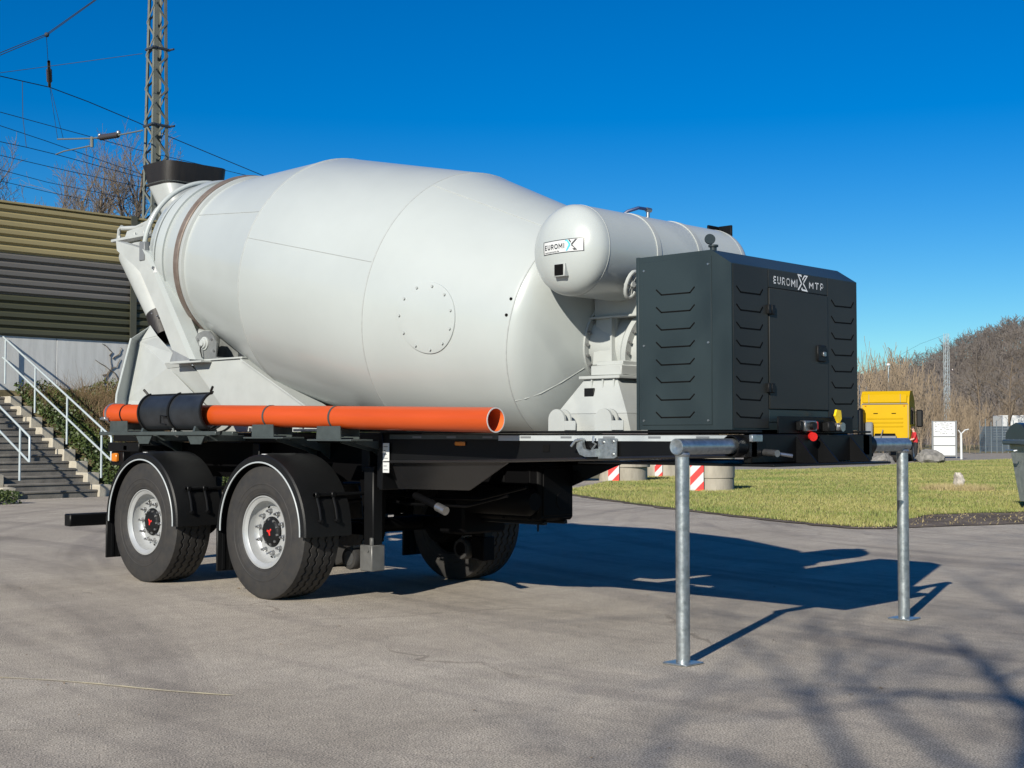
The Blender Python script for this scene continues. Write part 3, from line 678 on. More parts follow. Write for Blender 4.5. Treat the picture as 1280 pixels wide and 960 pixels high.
# ---- power unit housing --------------------------------------------------------------------------
HX0, HX1, HY, HZ0, HZ1, HZ2 = 3.466, 4.196, .75, 1.345, 2.367, 2.461
hs_ = MB().prism([(HX0, HZ0), (HX1, HZ0), (HX1, HZ1), (4.048, HZ2), (HX0, HZ2)], 'y', -HY, HY)
house = hs_.build('power_unit_housing', 'anth', T, 10)
def front_pt(u, v, off=.0): p = on(u, v, 'x', HX1 + off); return p
def side_pt(u, v, off=.0): return on(u, v, 'y', -HY - off)
def fpanel(name, uv, th, m):
    P_ = [front_pt(*q) for q in uv]; ys = [p.y for p in P_]; zs = [p.z for p in P_]
    y0, y1, z0, z1 = min(ys), max(ys), min(zs), max(zs)
    return MB().box((HX1 + .001, y0, z0), (HX1 + th, y1, z1), .002).build(name, m, house), (y0, y1, z0, z1)
yD0, yD1 = front_pt(960, 440).y, front_pt(1034, 440).y
zDt, zDb = front_pt(960, 359.8).z, front_pt(960, 511).z
MB().box((HX1 + .001, yD0 + .004, zDb), (HX1 + .010, yD1 - .004, zDt), .003).build('door', 'anthd', house)
MB().box((HX1 + .001, yD0 + .003, zDt + .006), (HX1 + .004, yD1 - .003, HZ1 - .004), .001).build('header_panel', 'anthd', house)
MB().box((HX1 + .001, -HY + .012, HZ0 + .01), (HX1 + .004, yD0 - .003, HZ1 - .004), .001).build('louver_panel', 'anthd', house)
MB().box((HX1 + .001, yD1 + .003, HZ0 + .01), (HX1 + .004, HY - .012, HZ1 - .004), .001).build('louver_panel', 'anthd', house)
MB().box((HX1 + .001, yD0 + .003, HZ0 + .05), (HX1 + .004, yD1 - .003, zDb - .008), .001).build('sill_panel', 'anth', house)
MB().box((HX1 + .0005, yD0 - .012, zDb - .004), (HX1 + .0015, yD1 + .012, zDt + .004), 0).build('door_gap', 'slot', house)
sp0, sp1 = side_pt(803, 420).x, side_pt(890, 420).x
side_panel = MB().box((sp0, -HY - .005, HZ0 + .03), (sp1, -HY - .001, HZ2 - .035), .002).build('side_panel', 'anth', house)
MB().box((HX0 - .012, -HY - .004, HZ0 - .002), (HX0 + .012, -HY + .02, HZ2 + .003), .003).build('edge_profile', 'anth', house)
for (u, v) in ((805, 339), (885, 330), (805, 432.5), (885.5, 428), (805, 526), (885.5, 525.5)):
    p = side_pt(u, v, .005); MB().tube(p, p + Vector((0, -.004, 0)), .007, n=8).build('screw', 'steel', house)
def lerp_uv(A, B, n):
    return [[(a[0] + (b[0] - a[0]) * k / (n - 1), a[1] + (b[1] - a[1]) * k / (n - 1)) for a, b in zip(A, B)] for k in range(n)]
def slot(pts, nrm, w=.0045):
    s_ = MB(); nv = Vector(nrm)
    for a, b in zip(pts[:-1], pts[1:]):
        d = (b - a).normalized(); t_ = nv.cross(d) * w; a2, b2 = a - d * w * .6, b + d * w * .6
        s_.plate([a2 - t_, b2 - t_, b2 + t_, a2 + t_], .0012, nv)
    return s_.build('louver', 'slot', house, 0)
for q in lerp_uv([(820.5, 362.5), (826.7, 368.7), (862.5, 365.7), (868, 358.7)], [(820.5, 515.5), (826.7, 522), (862.5, 521.3), (868, 515)], 8): slot([side_pt(u, v, .0055) for u, v in q], (0, -1, 0))
for q in lerp_uv([(920.7, 357.5), (925.7, 365), (950, 368.2), (953.2, 362)], [(920.7, 515.7), (925.7, 521.2), (950, 522.5), (953.2, 516.2)], 8): slot([front_pt(u, v, .0045) for u, v in q], (1, 0, 0))
L1, L7 = [(1039.2, 375), (1043.7, 382.5), (1063.7, 384.5), (1066.7, 378.2)], [(1040, 498), (1044, 505), (1064, 505), (1066.7, 500)]
for q in lerp_uv(L1, L7, 7): slot([front_pt(u, v, .0045) for u, v in q], (1, 0, 0))
slot([front_pt(u, v + 20.5, .0045) for u, v in L7], (1, 0, 0))
for (u, v) in ((961.5, 387), (961.5, 485)):
    p = front_pt(u, v, .004); h_ = MB().box((p.x, p.y - .035, p.z - .03), (p.x + .022, p.y - .004, p.z + .03), .004); h_.box((p.x, p.y + .002, p.z - .03), (p.x + .022, p.y + .04, p.z + .03), .004); h_.build('hinge', 'plastic', house)
p = front_pt(1026, 442, .010); k_ = MB().box((p.x, p.y - .055, p.z - .055), (p.x + .014, p.y + .055, p.z + .055), .008); ko = k_.build('door_lock', 'plastic', house)
MB().box((p.x + .012, p.y + .0, p.z - .02), (p.x + .024, p.y + .035, p.z + .012), .004).build('lock_handle', 'steel', house)
ex = on(893, 305, 'y', -.62); ex = Vector((4.0, -.66, HZ2))
e_ = MB().tube(ex + Vector((0, 0, -.01)), ex + Vector((0, 0, .04)), .022, n=14); e_.tube(ex + Vector((0, 0, .03)), ex + Vector((0, 0, .042)), .032, n=14); eo = e_.build('filler_neck', 'anth', house)
c_ = ex + Vector((-.018, -.01, .078)); MB().tube(c_ - Vector((.004, -.003, -.0)) , c_ + Vector((.005, -.005, .003)), .034, n=18).tube(ex + Vector((-.012, 0, .035)), c_, .006, n=6).build('filler_cap', 'anth', house)
for i_, (xx, w_) in enumerate(((3.50, .10), (4.05, .10))):
    MB().box((xx, -.70, 1.318), (xx + w_, .70, HZ0), .004).build('housing_foot', 'black', house)
# lettering on the header
fz = lambda u, v: front_pt(u, v, .0052)
def quad_map(tl, tr, br, bl):
    A, B, Cc, Dd = (fz(*q) for q in (tl, tr, br, bl)); return lambda a, b: Dd.lerp(Cc, a).lerp(A.lerp(B, a), b)
put_block('EUROMI', quad_map((966.8, 344.8), (997.0, 349.5), (997.0, 359.5), (966.8, 354.2)), 'wprint', house, th=.17, gap=.30)
put_block('MTP', quad_map((1011.3, 352.0), (1029.3, 354.8), (1029.3, 363.4), (1011.3, 360.4)), 'wprint', house, th=.17, gap=.5)
mp_ = quad_map((996.8, 342.5), (1009.8, 345.0), (1009.8, 365.0), (996.8, 362.0))
XO = [[(.0, 1.0), (.36, 1.0), (.42, .86), (.30, .86), (.27, .90), (.14, .90), (.40, .52), (.34, .42), (.0, .99)], [(.02, 0), (.14, 0), (.44, .44), (.40, .54)],
      [(.46, .74), (.52, .82), (.66, 1.0), (1.0, 1.0), (.62, .50), (.56, .56), (.84, .92), (.70, .92), (.50, .64)], [(.50, .44), (.58, .50), (1.0, 0), (.44, 0), (.36, .10), (.46, .22), (.50, .10), (.84, .10)]]
k_ = MB()
for P_ in XO: k_.add([mp_(x, z) for x, z in P_], [tuple(range(len(P_)))])
k_.build('logo_x', 'wprint', house, 0)

# ---- rear frame -------------------------------------------------------------------------------------
for s in (-1, 1):
    y0, y1 = s * .60, s * .56
    poly = [(-1.28, 1.342), (-1.42, 1.50), (-2.03, 2.00), (-1.19, 2.00), (-.258, 1.575), (.12, 1.40), (.12, 1.342)]
    sp = MB().prism(poly, 'y', y0, y1)
    sp.box((-2.46, s * .62, 2.002), (-1.17, s * .36, 2.018), .002); sp.box((-2.20, s * .72, 1.985), (-1.68, s * .60, 2.0015), .002)
    sp.prism([(-1.19, 2.001), (-.258, 1.577), (.12, 1.402), (.12, 1.39), (-.258, 1.56), (-1.19, 1.985)], 'y', s * .625, s * .40)
    spo = sp.build('rear_pedestal', 'white2', T, 20)
    # inclined cover plate lower outside
    cv = MB().plate([(-2.43, s * .60, 1.955), (-2.03, s * .60, 1.965), (-1.42, s * .46, 1.52), (-1.26, s * .40, 1.344), (-1.95, s * .40, 1.344)], .008, (0, -s, 0))
    cv.plate([(-2.46, s * .622, 2.001), (-2.0, s * .622, 2.001), (-2.02, s * .606, 1.967), (-2.44, s * .606, 1.957)], .006, (0, -s, 0)); cv.build('cover_plate', 'white2', spo, 15)
    # support roller with bearing bracket
    rc = Vector((-2.02, s * .47, 2.185))
    MB().lathe([(-.11, .03), (-.11, .115), (-.10, .125), (.05, .125), (.06, .135), (.09, .135), (.10, .12), (.10, .03)], rc, DA, 36).build('support_roller', 'white2', T)
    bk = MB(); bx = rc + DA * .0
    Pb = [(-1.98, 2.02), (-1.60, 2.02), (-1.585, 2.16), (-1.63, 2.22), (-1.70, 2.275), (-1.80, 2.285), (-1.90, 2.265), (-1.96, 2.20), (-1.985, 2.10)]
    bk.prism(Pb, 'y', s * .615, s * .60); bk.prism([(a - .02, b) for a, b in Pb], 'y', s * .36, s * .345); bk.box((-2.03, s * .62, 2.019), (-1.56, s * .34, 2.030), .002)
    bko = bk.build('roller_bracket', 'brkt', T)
    MB().lathe([(0, .062), (.012, .062), (.014, .05), (.03, .045), (.032, .032), (.045, .028), (.046, .0001)], (-1.775, s * .615, 2.165), (0, s, 0), 24).build('axle_cap', 'white2', bko)
    for (x_, z_) in ((-1.89, 2.205), (-1.66, 2.20), (-1.62, 2.09)): MB().tube((x_, s * .614, z_), (x_, s * .626, z_), .013, n=6).build('bolt', 'steel', bko)
    MB().path([(-1.775, s * .655, 2.15), (-1.785, s * .66, 2.10), (-1.78, s * .64, 2.03)], .006, 6).build('grease_line', 'plastic', bko)
    # raking arm up to the mouth: hollow section following the photo
    ay = s * .70
    A_ = [on(u, v, 'y', -.70) for (u, v) in ((145, 301), (146, 313), (167.5, 332), (175, 340), (197, 390), (215, 437), (238, 449), (192.5, 339), (179, 311))]
    ar = MB().prism([(p.x, p.z) for p in A_], 'y', ay, ay - s * .12)
    B_ = [on(u, v, 'y', -.70) for (u, v) in ((179, 311), (192.5, 339), (238, 449), (246, 449.5), (199.5, 341), (196, 334), (189, 318))]
    ar2 = MB().prism([(p.x, p.z) for p in B_], 'y', ay + s * .012, ay - s * .132)
    aro = ar.build('raking_arm', 'white2', T, 15); ar2.build('arm_flange', 'white', aro, 15)
    p = on(194, 335, 'y', -.70); MB().tube((p.x, ay + s * .012, p.z), (p.x, ay + s * .03, p.z), .015, n=8).build('arm_bolt', 'steel', aro)
    tri = [on(u, v, 'y', -.70) for u, v in ((193, 341), (198, 341), (196, 333))]
    MB().prism([(q.x, q.z) for q in tri], 'y', ay + s * .013, ay + s * .016).build('arm_label', 'label', aro)
MB().box((-2.44, -.555, 1.345), (-2.40, .555, 1.99), .004).build('rear_cross_plate', 'white2', T)
MB().box((-1.2, -.555, 1.345), (-1.17, .555, 1.7), .004).build('rear_cross_plate', 'white2', T)
tp_ = MB().box((-3.25, -.42, 3.17), (-3.10, .42, 3.27), .006); tp_.build('head_beam', 'white2', T)

# arch tube round the mouth, mouth collar, mounting shoe
Cm = DO + DA * -2.80; e1 = Vector((math.sin(DT), 0, math.cos(DT)))
MB().path([Cm + (e1 * math.cos(R_(a)) + Vector((0, -1, 0)) * math.sin(R_(a))) * .69 for a in np.linspace(-88, 88, 49)], .024, 12).build('mouth_arch', 'white', T)
MB().lathe([(-2.75, .62), (-2.75, .66), (-2.62, .70), (-2.60, .715), (-2.57, .715), (-2.57, .62)], DO, DA, 72, up=DUP).build('mouth_collar', 'white', T)
MB().lathe([(-2.50, .725), (-2.50, .742), (-2.40, .752), (-2.36, .752), (-2.36, .72)], DO, DA, 96, up=DUP).build('mouth_band', 'white', drum)
for s in (-1, 1):
    p = Cm + Vector((0, s * .68, -.03)); sh = MB().box((p.x - .07, p.y - .03, p.z - .13), (p.x + .03, p.y + .03, p.z + .06), .008); sh.build('arch_shoe', 'grey', T)
    mt = MB().box((-3.62, s * .56, 3.30), (-2.95, s * .44, 3.33), .004); mt.path([(-3.58, s * .50, 3.31), (-3.56, s * .50, 3.43), (-3.50, s * .50, 3.46)], .018, 8)
    mt.path([(-3.50, s * .50, 3.44), (-3.25, s * .48, 3.42), (-3.05, s * .46, 3.46), (-2.92, s * .44, 3.58)], .022, 8)
    mt.prism([(-3.45, 3.33), (-2.95, 3.33), (-2.95, 3.50), (-3.10, 3.42), (-3.40, 3.40)], 'y', s * .50, s * .485)
    for x_ in (-3.5, -3.2, -3.02): mt.tube((x_, s * .53, 3.33), (x_, s * .53, 3.36), .016, n=6)
    mt.build('hopper_mount', 'white2', T)

# hopper and rubber skirt
def rrect(x0, x1, y0, y1, r, z, n=6):
    out = []
    for cx, cy, a0 in ((x1 - r, y1 - r, 0), (x0 + r, y1 - r, 90), (x0 + r, y0 + r, 180), (x1 - r, y0 + r, 270)):
        for k in range(n + 1): a = R_(a0 + 90 * k / n); out.append((cx + r * math.cos(a), cy + r * math.sin(a), z))
    return out
def loft(secs, name, m, parent, sharp=40, flip=None):
    n = len(secs[0]); vs = [p for s in secs for p in s]; fs = []
    for i in range(len(secs) - 1):
        for k in range(n): k2 = (k + 1) % n; fs.append((i * n + k, i * n + k2, (i + 1) * n + k2, (i + 1) * n + k))
    return MB().add(vs, fs).build(name, m, parent, sharp)
hop = loft([rrect(-3.36, -2.86, -.37, .37, .12, 3.885), rrect(-3.34, -2.88, -.35, .35, .12, 3.875), rrect(-3.02, -2.72, -.30, .30, .12, 3.40), rrect(-2.88, -2.62, -.26, .26, .12, 3.28), rrect(-2.86, -2.64, -.24, .24, .12, 3.28), rrect(-3.00, -2.74, -.28, .28, .12, 3.40), rrect(-3.32, -2.90, -.33, .33, .12, 3.875)], 'filling_hopper', 'white2', T)
loft([rrect(-3.335, -2.885, -.345, .345, .13, 3.86), rrect(-3.345, -2.875, -.355, .355, .13, 3.86), rrect(-3.37, -2.86, -.365, .365, .13, 3.98), rrect(-3.42, -2.85, -.372, .372, .13, 4.085), rrect(-3.405, -2.862, -.36, .36, .13, 4.085), rrect(-3.36, -2.875, -.352, .352, .13, 3.98), rrect(-3.335, -2.885, -.345, .345, .13, 3.86)], 'rubber_skirt', 'rubsk', hop)
MB().lathe([(-.02, .30), (0, .34), (.02, .30)], (-3.1, 0, 3.86), (0, 0, 1), 24)

# discharge chute: half-round shell ending in a black rubber sleeve
def shell(p0, p1, r0, r1, a0, a1, th, cut=0.0, n=24, up=(0, 0, 1), rows=7):
    p0, p1 = Vector(p0), Vector(p1); ax = (p1 - p0).normalized(); ref = Vector(up); ref = (ref - ax * ref.dot(ax)).normalized(); e = ax.cross(ref)
    vs = []; fs = []
    for lay in (0, 1):
        for i in range(rows):
            t = i / (rows - 1)
            for k in range(n + 1):
                a = a0 + (a1 - a0) * k / n; r = r0 + (r1 - r0) * t - lay * th
                c = p0.lerp(p1, t) + ax * (cut * math.sin((k / n) * math.pi) * (1 - t)); vs.append(c + (ref * math.cos(a) + e * math.sin(a)) * r)
    W = n + 1; L = rows * W
    for lay in (0, 1):
        for i in range(rows - 1):
            for k in range(n): q = lay * L + i * W + k; fs.append((q, q + 1, q + W + 1, q + W))
    for i in range(rows - 1):
        for k in (0, n): q = i * W + k; fs.append((q, q + W, q + W + L, q + L))
    for i in (0, rows - 1):
        for k in range(n): q = i * W + k; fs.append((q, q + 1, q + 1 + L, q + L))
    return MB().add(vs, fs)
c0, c1 = on(172, 318, 'y', -.08), on(200, 396, 'y', -.12)
ch = shell(c0, c1, .20, .125, 0, 2 * math.pi, .008, 0.0, 40, up=(0, 1, 0)); cho = ch.build('discharge_funnel', 'white2', T)
c2 = on(208, 421, 'y', -.12)
shell(c1 + (c2 - c1) * -.15, c2, .135, .135, 0, 2 * math.pi, .008, 0, 32, up=(0, 1, 0)).build('rubber_sleeve', 'rubsk', cho)
for u, v in ((190, 392), (196.5, 395)):
    p = on(u, v, 'y', -.24); MB().blob(p, .012, 8, 6).build('sleeve_bolt', 'steel', cho)
# splash guard: folded sheet with flanged edge
g = lambda u, v, y: on(u, v, 'y', y)
Pt = dict(a=g(188, 407, -.30), b=g(216, 441, -.56), c=g(164, 423, -.58), d=g(146, 493, -.72), e=g(145, 506, -.74), f=g(158, 510, -.58), h=g(262, 512, -.575), i=g(210, 459, -.60), j=g(197, 420, -.34), k=g(173, 426, -.45), l=g(159, 500, -.56))
gd = MB()
for q in ('kjbi', 'kil', 'lih', 'lhf'): gd.plate([Pt[c] for c in q], .006)
gd.plate([Pt[c] for c in 'akj'], .006)
gdo = gd.build('splash_guard', 'white2', T, 12)
fg = MB()
for q in ('ackl'[0:3], 'ckld', 'dlfe'): fg.plate([Pt[c] for c in q], .006)
fg.build('guard_flange', 'white', gdo, 12)
MB().path([Pt['c'], Pt['d'], Pt['e']], .012, 8).build('guard_edge', 'white', gdo)
# far side of the guard, seen from other positions
gd2 = MB()
for q in ('kjbi', 'kil', 'lih'): gd2.plate([(Pt[c].x, -Pt[c].y, Pt[c].z) for c in q], .006)
gd2.build('splash_guard', 'white2', T, 12)
MB().box((-2.44, -.55, 1.345), (-2.36, .55, 1.40), .004).build('rear_sill', 'white2', T)
bd_ = MB().box((-.30, -.70, 1.345), (.05, -.61, 1.365), .003); bd_.box((-1.0, -.66, 1.345), (-.97, -.62, 1.50), .003); bd_.box((-.30, -.66, 1.345), (-.27, -.62, 1.46), .003); bd_.build('white_bracket', 'white', T)

# ---- chute extensions clipped on the tube -------------------------------------------------------------
E = thing('chute_extension', (-1.4, TY, 1.33), 'black plastic half-round chute extension with ribs clipped over the orange tube', 'chute')
xa, xb = on(172, 512, 'y', TY - .17).x, on(250, 516, 'y', TY - .17).x
ez = 1.515; er = .170
def arc_shell(x0, x1, r, a0, a1, th, name, m, parent):
    prof_n = 22; vs = []; fs = []
    for rr in (r, r - th):
        for x in (x0, x1):
            for k in range(prof_n + 1):
                a = R_(a0 + (a1 - a0) * k / prof_n); vs.append((x, TY + .01 - math.cos(a) * rr, ez + math.sin(a) * rr))
    W = prof_n + 1
    for k in range(prof_n):
        fs += [(k, k + 1, W + k + 1, W + k), (2 * W + k, 2 * W + k + 1, 3 * W + k + 1, 3 * W + k), (k, k + 1, 2 * W + k + 1, 2 * W + k), (W + k, W + k + 1, 3 * W + k + 1, 3 * W + k)]
    for k in (0, prof_n): fs.append((k, W + k, 3 * W + k, 2 * W + k))
    return MB().add(vs, fs).build(name, m, parent)
arc_shell(xa, xb, er, 68, -62, .006, 'shell', 'plastic2', E)
arc_shell(xa + .02, xb - .10, er - .012, 60, -140, .006, 'shell', 'plastic', E)
for x in (xa, (xa + xb) / 2 - .01, xb - .008):
    arc_shell(x - .010, x + .014, er + .014, 74, -150 if x > xb - .1 else -80, .014, 'rib', 'plastic', E)
arc_shell(xa, xb, er + .006, -56, -66, .016, 'lower_edge', 'plastic', E)
arc_shell(xa, xb, er + .006, 72, 64, .016, 'upper_edge', 'plastic', E)
for x, d in ((xa, -1), (xb, 1)):
    p = Vector((x, TY + .01 - math.cos(R_(66)) * er, ez + math.sin(R_(66)) * er))
    MB().path([p, p + Vector((d * .01, -.01, .02)), p + Vector((d * .05, -.02, .055))], .011, 6).build('hook', 'plastic', E)
xm = (xa + xb) / 2
MB().path([(xm - .02, TY - er - .005, ez - .04), (xm - .09, TY - er - .018, ez - .03), (xm - .09, TY - er - .018, ez - .10), (xm - .02, TY - er - .005, ez - .11)], .008, 6).build('handle', 'plastic', E)
MB().path([(xm, TY - .12, ez - .14), (xm + .005, TY - .10, ez - .20), (xm + .005, TY - .07, 1.30)], .010, 6).build('support_pin', 'galv', E)

# ---- parking stands -------------------------------------------------------------------------------------
def stand(s, label):
    y = s * 1.305; x = 4.233
    st = thing('parking_stand', (x, y, 0), label, 'stand', 'galvanised parking stands at the front of the trailer')
    r = .047
    MB().tube((x, y, .012), (x, y, 1.20), r * .86, n=28).build('upright', 'galv', st)
    MB().lathe([(0, r - .004), (0, r), (-s * .62, r), (-s * .62, r - .006)], (x, y + s * .055, 1.245), (0, 1, 0), 28).build('arm', 'galv', st)
    MB().lathe([(0, .0001), (s * .004, r * .9), (0, r - .003)], (x, y + s * .054, 1.245), (0, 1, 0), 28).build('end_cap', 'galv', st)
    MB().lathe([(1.185, r * .86), (1.20, r * .98), (1.21, r * .86)], (x, y, 0), (0, 0, 1), 28).build('weld_collar', 'galv', st)
    MB().box((x - .085, y - .085, .002), (x + .085, y + .085, .012), .003).build('foot_plate', 'galv', st)
stand(-1, 'galvanised parking stand on the same side of the trailer as the orange tube')
stand(1, 'galvanised parking stand on the side of the trailer away from the orange tube')
# ================================================================== GROUND
def ground_mat(name, ramps, bump=.3, bscale=90, rough=.92, extra=None):
    m = bpy.data.materials.new(name); m.use_nodes = True; nt = m.node_tree; b = nt.nodes['Principled BSDF']; b.inputs['Roughness'].default_value = rough; b.inputs['Specular IOR Level'].default_value = .25
    tc = nt.nodes.new('ShaderNodeTexCoord'); prev = None
    for (sc, st, c0, c1, p0, p1, fac) in ramps:
        mp = nt.nodes.new('ShaderNodeMapping'); mp.inputs['Scale'].default_value = st; mp.inputs['Rotation'].default_value = (0, 0, .5)
        n = nt.nodes.new('ShaderNodeTexNoise'); n.inputs['Scale'].default_value = sc; n.inputs['Detail'].default_value = 6; n.inputs['Roughness'].default_value = .62
        nt.links.new(tc.outputs['Object'], mp.inputs['Vector']); nt.links.new(mp.outputs[0], n.inputs['Vector'])
        r = nt.nodes.new('ShaderNodeValToRGB'); r.color_ramp.elements[0].position = p0; r.color_ramp.elements[1].position = p1
        r.color_ramp.elements[0].color = (*c0, 1); r.color_ramp.elements[1].color = (*c1, 1); nt.links.new(n.outputs['Fac'], r.inputs['Fac'])
        if prev is None: prev = r.outputs['Color']
        else:
            mx = nt.nodes.new('ShaderNodeMix'); mx.data_type = 'RGBA'; mx.blend_type = 'MULTIPLY'; mx.inputs[0].default_value = fac
            nt.links.new(prev, mx.inputs[6]); nt.links.new(r.outputs['Color'], mx.inputs[7]); prev = mx.outputs[2]
    nt.links.new(prev, b.inputs['Base Color'])
    n2 = nt.nodes.new('ShaderNodeTexNoise'); n2.inputs['Scale'].default_value = bscale; n2.inputs['Detail'].default_value = 3
    nt.links.new(tc.outputs['Object'], n2.inputs['Vector'])
    bp = nt.nodes.new('ShaderNodeBump'); bp.inputs['Strength'].default_value = bump; bp.inputs['Distance'].default_value = .01
    nt.links.new(n2.outputs['Fac'], bp.inputs['Height']); nt.links.new(bp.outputs[0], b.inputs['Normal'])
    return m
W1 = (1, 1, 1)
M['asphalt'] = ground_mat('weathered_asphalt', [(.35, W1, (.385, .342, .283), (.53, .478, .403), .3, .7, 1), (2.2, (1, .25, 1), (.84, .84, .84), W1, .35, .62, .8), (11, W1, (.80, .80, .81), (1.06, 1.05, 1.04), .35, .65, .7), (115, W1, (.25, .25, .26), (1.45, 1.43, 1.39), .40, .60, .8)], .35, 190)
def asphalt_wear(m):
    nt = m.node_tree; b = nt.nodes['Principled BSDF']; lk = b.inputs['Base Color'].links[0]; prev = lk.from_socket; N = nt.nodes.new; L_ = nt.links.new
    tc = N('ShaderNodeTexCoord')
    def mul(col, fac_socket, dark):
        nonlocal prev
        mx = N('ShaderNodeMix'); mx.data_type = 'RGBA'; mx.blend_type = 'MULTIPLY'; L_(fac_socket, mx.inputs[0]); L_(prev, mx.inputs[6]); mx.inputs[7].default_value = (*dark, 1); prev = mx.outputs[2]
    # tyre arcs round two turning centres
    for (cx, cy, k, d0, d1) in ((3.0, 14.0, 2.6, .50, .66), (-7.0, -22.0, 2.0, .52, .68)):
        sp = N('ShaderNodeVectorMath'); sp.operation = 'SUBTRACT'; L_(tc.outputs['Object'], sp.inputs[0]); sp.inputs[1].default_value = (cx, cy, 0)
        ln = N('ShaderNodeVectorMath'); ln.operation = 'LENGTH'; L_(sp.outputs[0], ln.inputs[0])
        sx = N('ShaderNodeSeparateXYZ'); L_(sp.outputs[0], sx.inputs[0]); at2 = N('ShaderNodeMath'); at2.operation = 'ARCTAN2'; L_(sx.outputs[1], at2.inputs[0]); L_(sx.outputs[0], at2.inputs[1])
        cb = N('ShaderNodeCombineXYZ'); L_(ln.outputs['Value'], cb.inputs[0]); L_(at2.outputs[0], cb.inputs[1])
        n = N('ShaderNodeTexNoise'); n.inputs['Scale'].default_value = k; n.inputs['Detail'].default_value = 4; L_(cb.outputs[0], n.inputs['Vector'])
        r = N('ShaderNodeMapRange'); r.inputs['From Min'].default_value = d0; r.inputs['From Max'].default_value = d1; r.inputs['To Max'].default_value = .9; L_(n.outputs['Fac'], r.inputs['Value'])
        mul(None, r.outputs[0], (.76, .76, .78))
    # thin meandering cracks
    v = N('ShaderNodeTexVoronoi'); v.feature = 'DISTANCE_TO_EDGE'; v.inputs['Scale'].default_value = .33
    nz = N('ShaderNodeTexNoise'); nz.inputs['Scale'].default_value = 1.6; nz.inputs['Detail'].default_value = 5; L_(tc.outputs['Object'], nz.inputs['Vector'])
    ad = N('ShaderNodeVectorMath'); ad.operation = 'MULTIPLY_ADD'; L_(nz.outputs['Color'], ad.inputs[0]); ad.inputs[1].default_value = (.8, .8, 0); L_(tc.outputs['Object'], ad.inputs[2]); L_(ad.outputs[0], v.inputs['Vector'])
    r = N('ShaderNodeMapRange'); r.inputs['From Min'].default_value = .002; r.inputs['From Max'].default_value = .006; r.inputs['To Min'].default_value = 1; r.inputs['To Max'].default_value = 0; L_(v.outputs['Distance'], r.inputs['Value'])
    n3 = N('ShaderNodeTexNoise'); n3.inputs['Scale'].default_value = .45; L_(tc.outputs['Object'], n3.inputs['Vector']); r3 = N('ShaderNodeMapRange'); r3.inputs['From Min'].default_value = .52; r3.inputs['From Max'].default_value = .6; r3.inputs['To Max'].default_value = .6; L_(n3.outputs['Fac'], r3.inputs['Value'])
    mm = N('ShaderNodeMath'); mm.operation = 'MULTIPLY'; L_(r.outputs[0], mm.inputs[0]); L_(r3.outputs[0], mm.inputs[1]); mul(None, mm.outputs[0], (.45, .43, .42))
    # oil spots
    n4 = N('ShaderNodeTexNoise'); n4.inputs['Scale'].default_value = 1.1; n4.inputs['Detail'].default_value = 2; L_(tc.outputs['Object'], n4.inputs['Vector']); r4 = N('ShaderNodeMapRange'); r4.inputs['From Min'].default_value = .70; r4.inputs['From Max'].default_value = .78; r4.inputs['To Max'].default_value = .6; L_(n4.outputs['Fac'], r4.inputs['Value']); mul(None, r4.outputs[0], (.62, .62, .64))
    L_(prev, b.inputs['Base Color'])
asphalt_wear(M['asphalt'])
M['oldchalk'] = mat('chalk_smear', (.62, .57, .50), .9, col2=(.42, .375, .32), vscale=22, detail=9)
M['oldline'] = mat('worn_yellow_line', (.78, .68, .40), .9, col2=(.42, .37, .30), vscale=4, detail=9)
M['earth'] = ground_mat('field_earth', [(.05, W1, (.16, .15, .075), (.25, .21, .12), .3, .7, 1), (1.5, W1, (.7, .7, .65), W1, .3, .7, .8)], .5, 8)
M['turf'] = ground_mat('turf_soil', [(.5, W1, (.115, .145, .032), (.215, .20, .075), .35, .7, 1), (8, W1, (.55, .58, .5), (1.05, 1.05, 1), .3, .7, .9)], .8, 40)
M['soil'] = ground_mat('dark_soil', [(1.2, W1, (.085, .065, .050), (.20, .16, .125), .35, .65, 1), (25, W1, (.45, .45, .45), (1.2, 1.2, 1.2), .35, .65, .9)], 1.0, 40)
M['gravel'] = ground_mat('pale_gravel', [(.6, W1, (.28, .25, .21), (.38, .34, .29), .3, .7, 1), (45, W1, (.55, .55, .55), (1.1, 1.1, 1.1), .35, .65, .9)], .8, 60)
M['bank'] = ground_mat('bank_soil', [(1.2, W1, (.07, .06, .03), (.13, .105, .055), .3, .7, 1), (12, W1, (.6, .6, .6), W1, .3, .7, .8)], .8, 20)
M['hill'] = ground_mat('hill_soil', [(.03, W1, (.19, .152, .124), (.27, .222, .184), .35, .65, 1), (.018, (1, 1, 2), (1, 1, 1), (1.5, 1.42, 1.35), .55, .7, 1), (.4, W1, (.6, .6, .6), W1, .3, .7, .8)], .5, 2)

def sheet(name, poly, z, m, kind='structure'):
    me = bpy.data.meshes.new(name); me.from_pydata([(p[0], p[1], z) for p in poly], [], [tuple(range(len(poly)))])
    bm = bmesh.new(); bm.from_mesh(me); bmesh.ops.triangulate(bm, faces=bm.faces); bmesh.ops.recalc_face_normals(bm, faces=bm.faces)
    for f in bm.faces:
        if f.normal.z < 0: f.normal_flip()
    bm.to_mesh(me); bm.free(); me.materials.append(M[m])
    o = bpy.data.objects.new(name, me); COL.objects.link(o); o['kind'] = kind; return o
sheet('ground', [(-3000, -3000), (3000, -3000), (3000, 3000), (-3000, 3000)], -.03, 'earth')
far_right = gp(1700, 560)
sheet('yard', [(-17.45, -80), (90, -80), (90, 70), tuple(gp(1500, 566))[:2], tuple(gp(1140, 566))[:2], tuple(gp(900, 566))[:2], (-17.45, 46)], 0.0, 'asphalt')
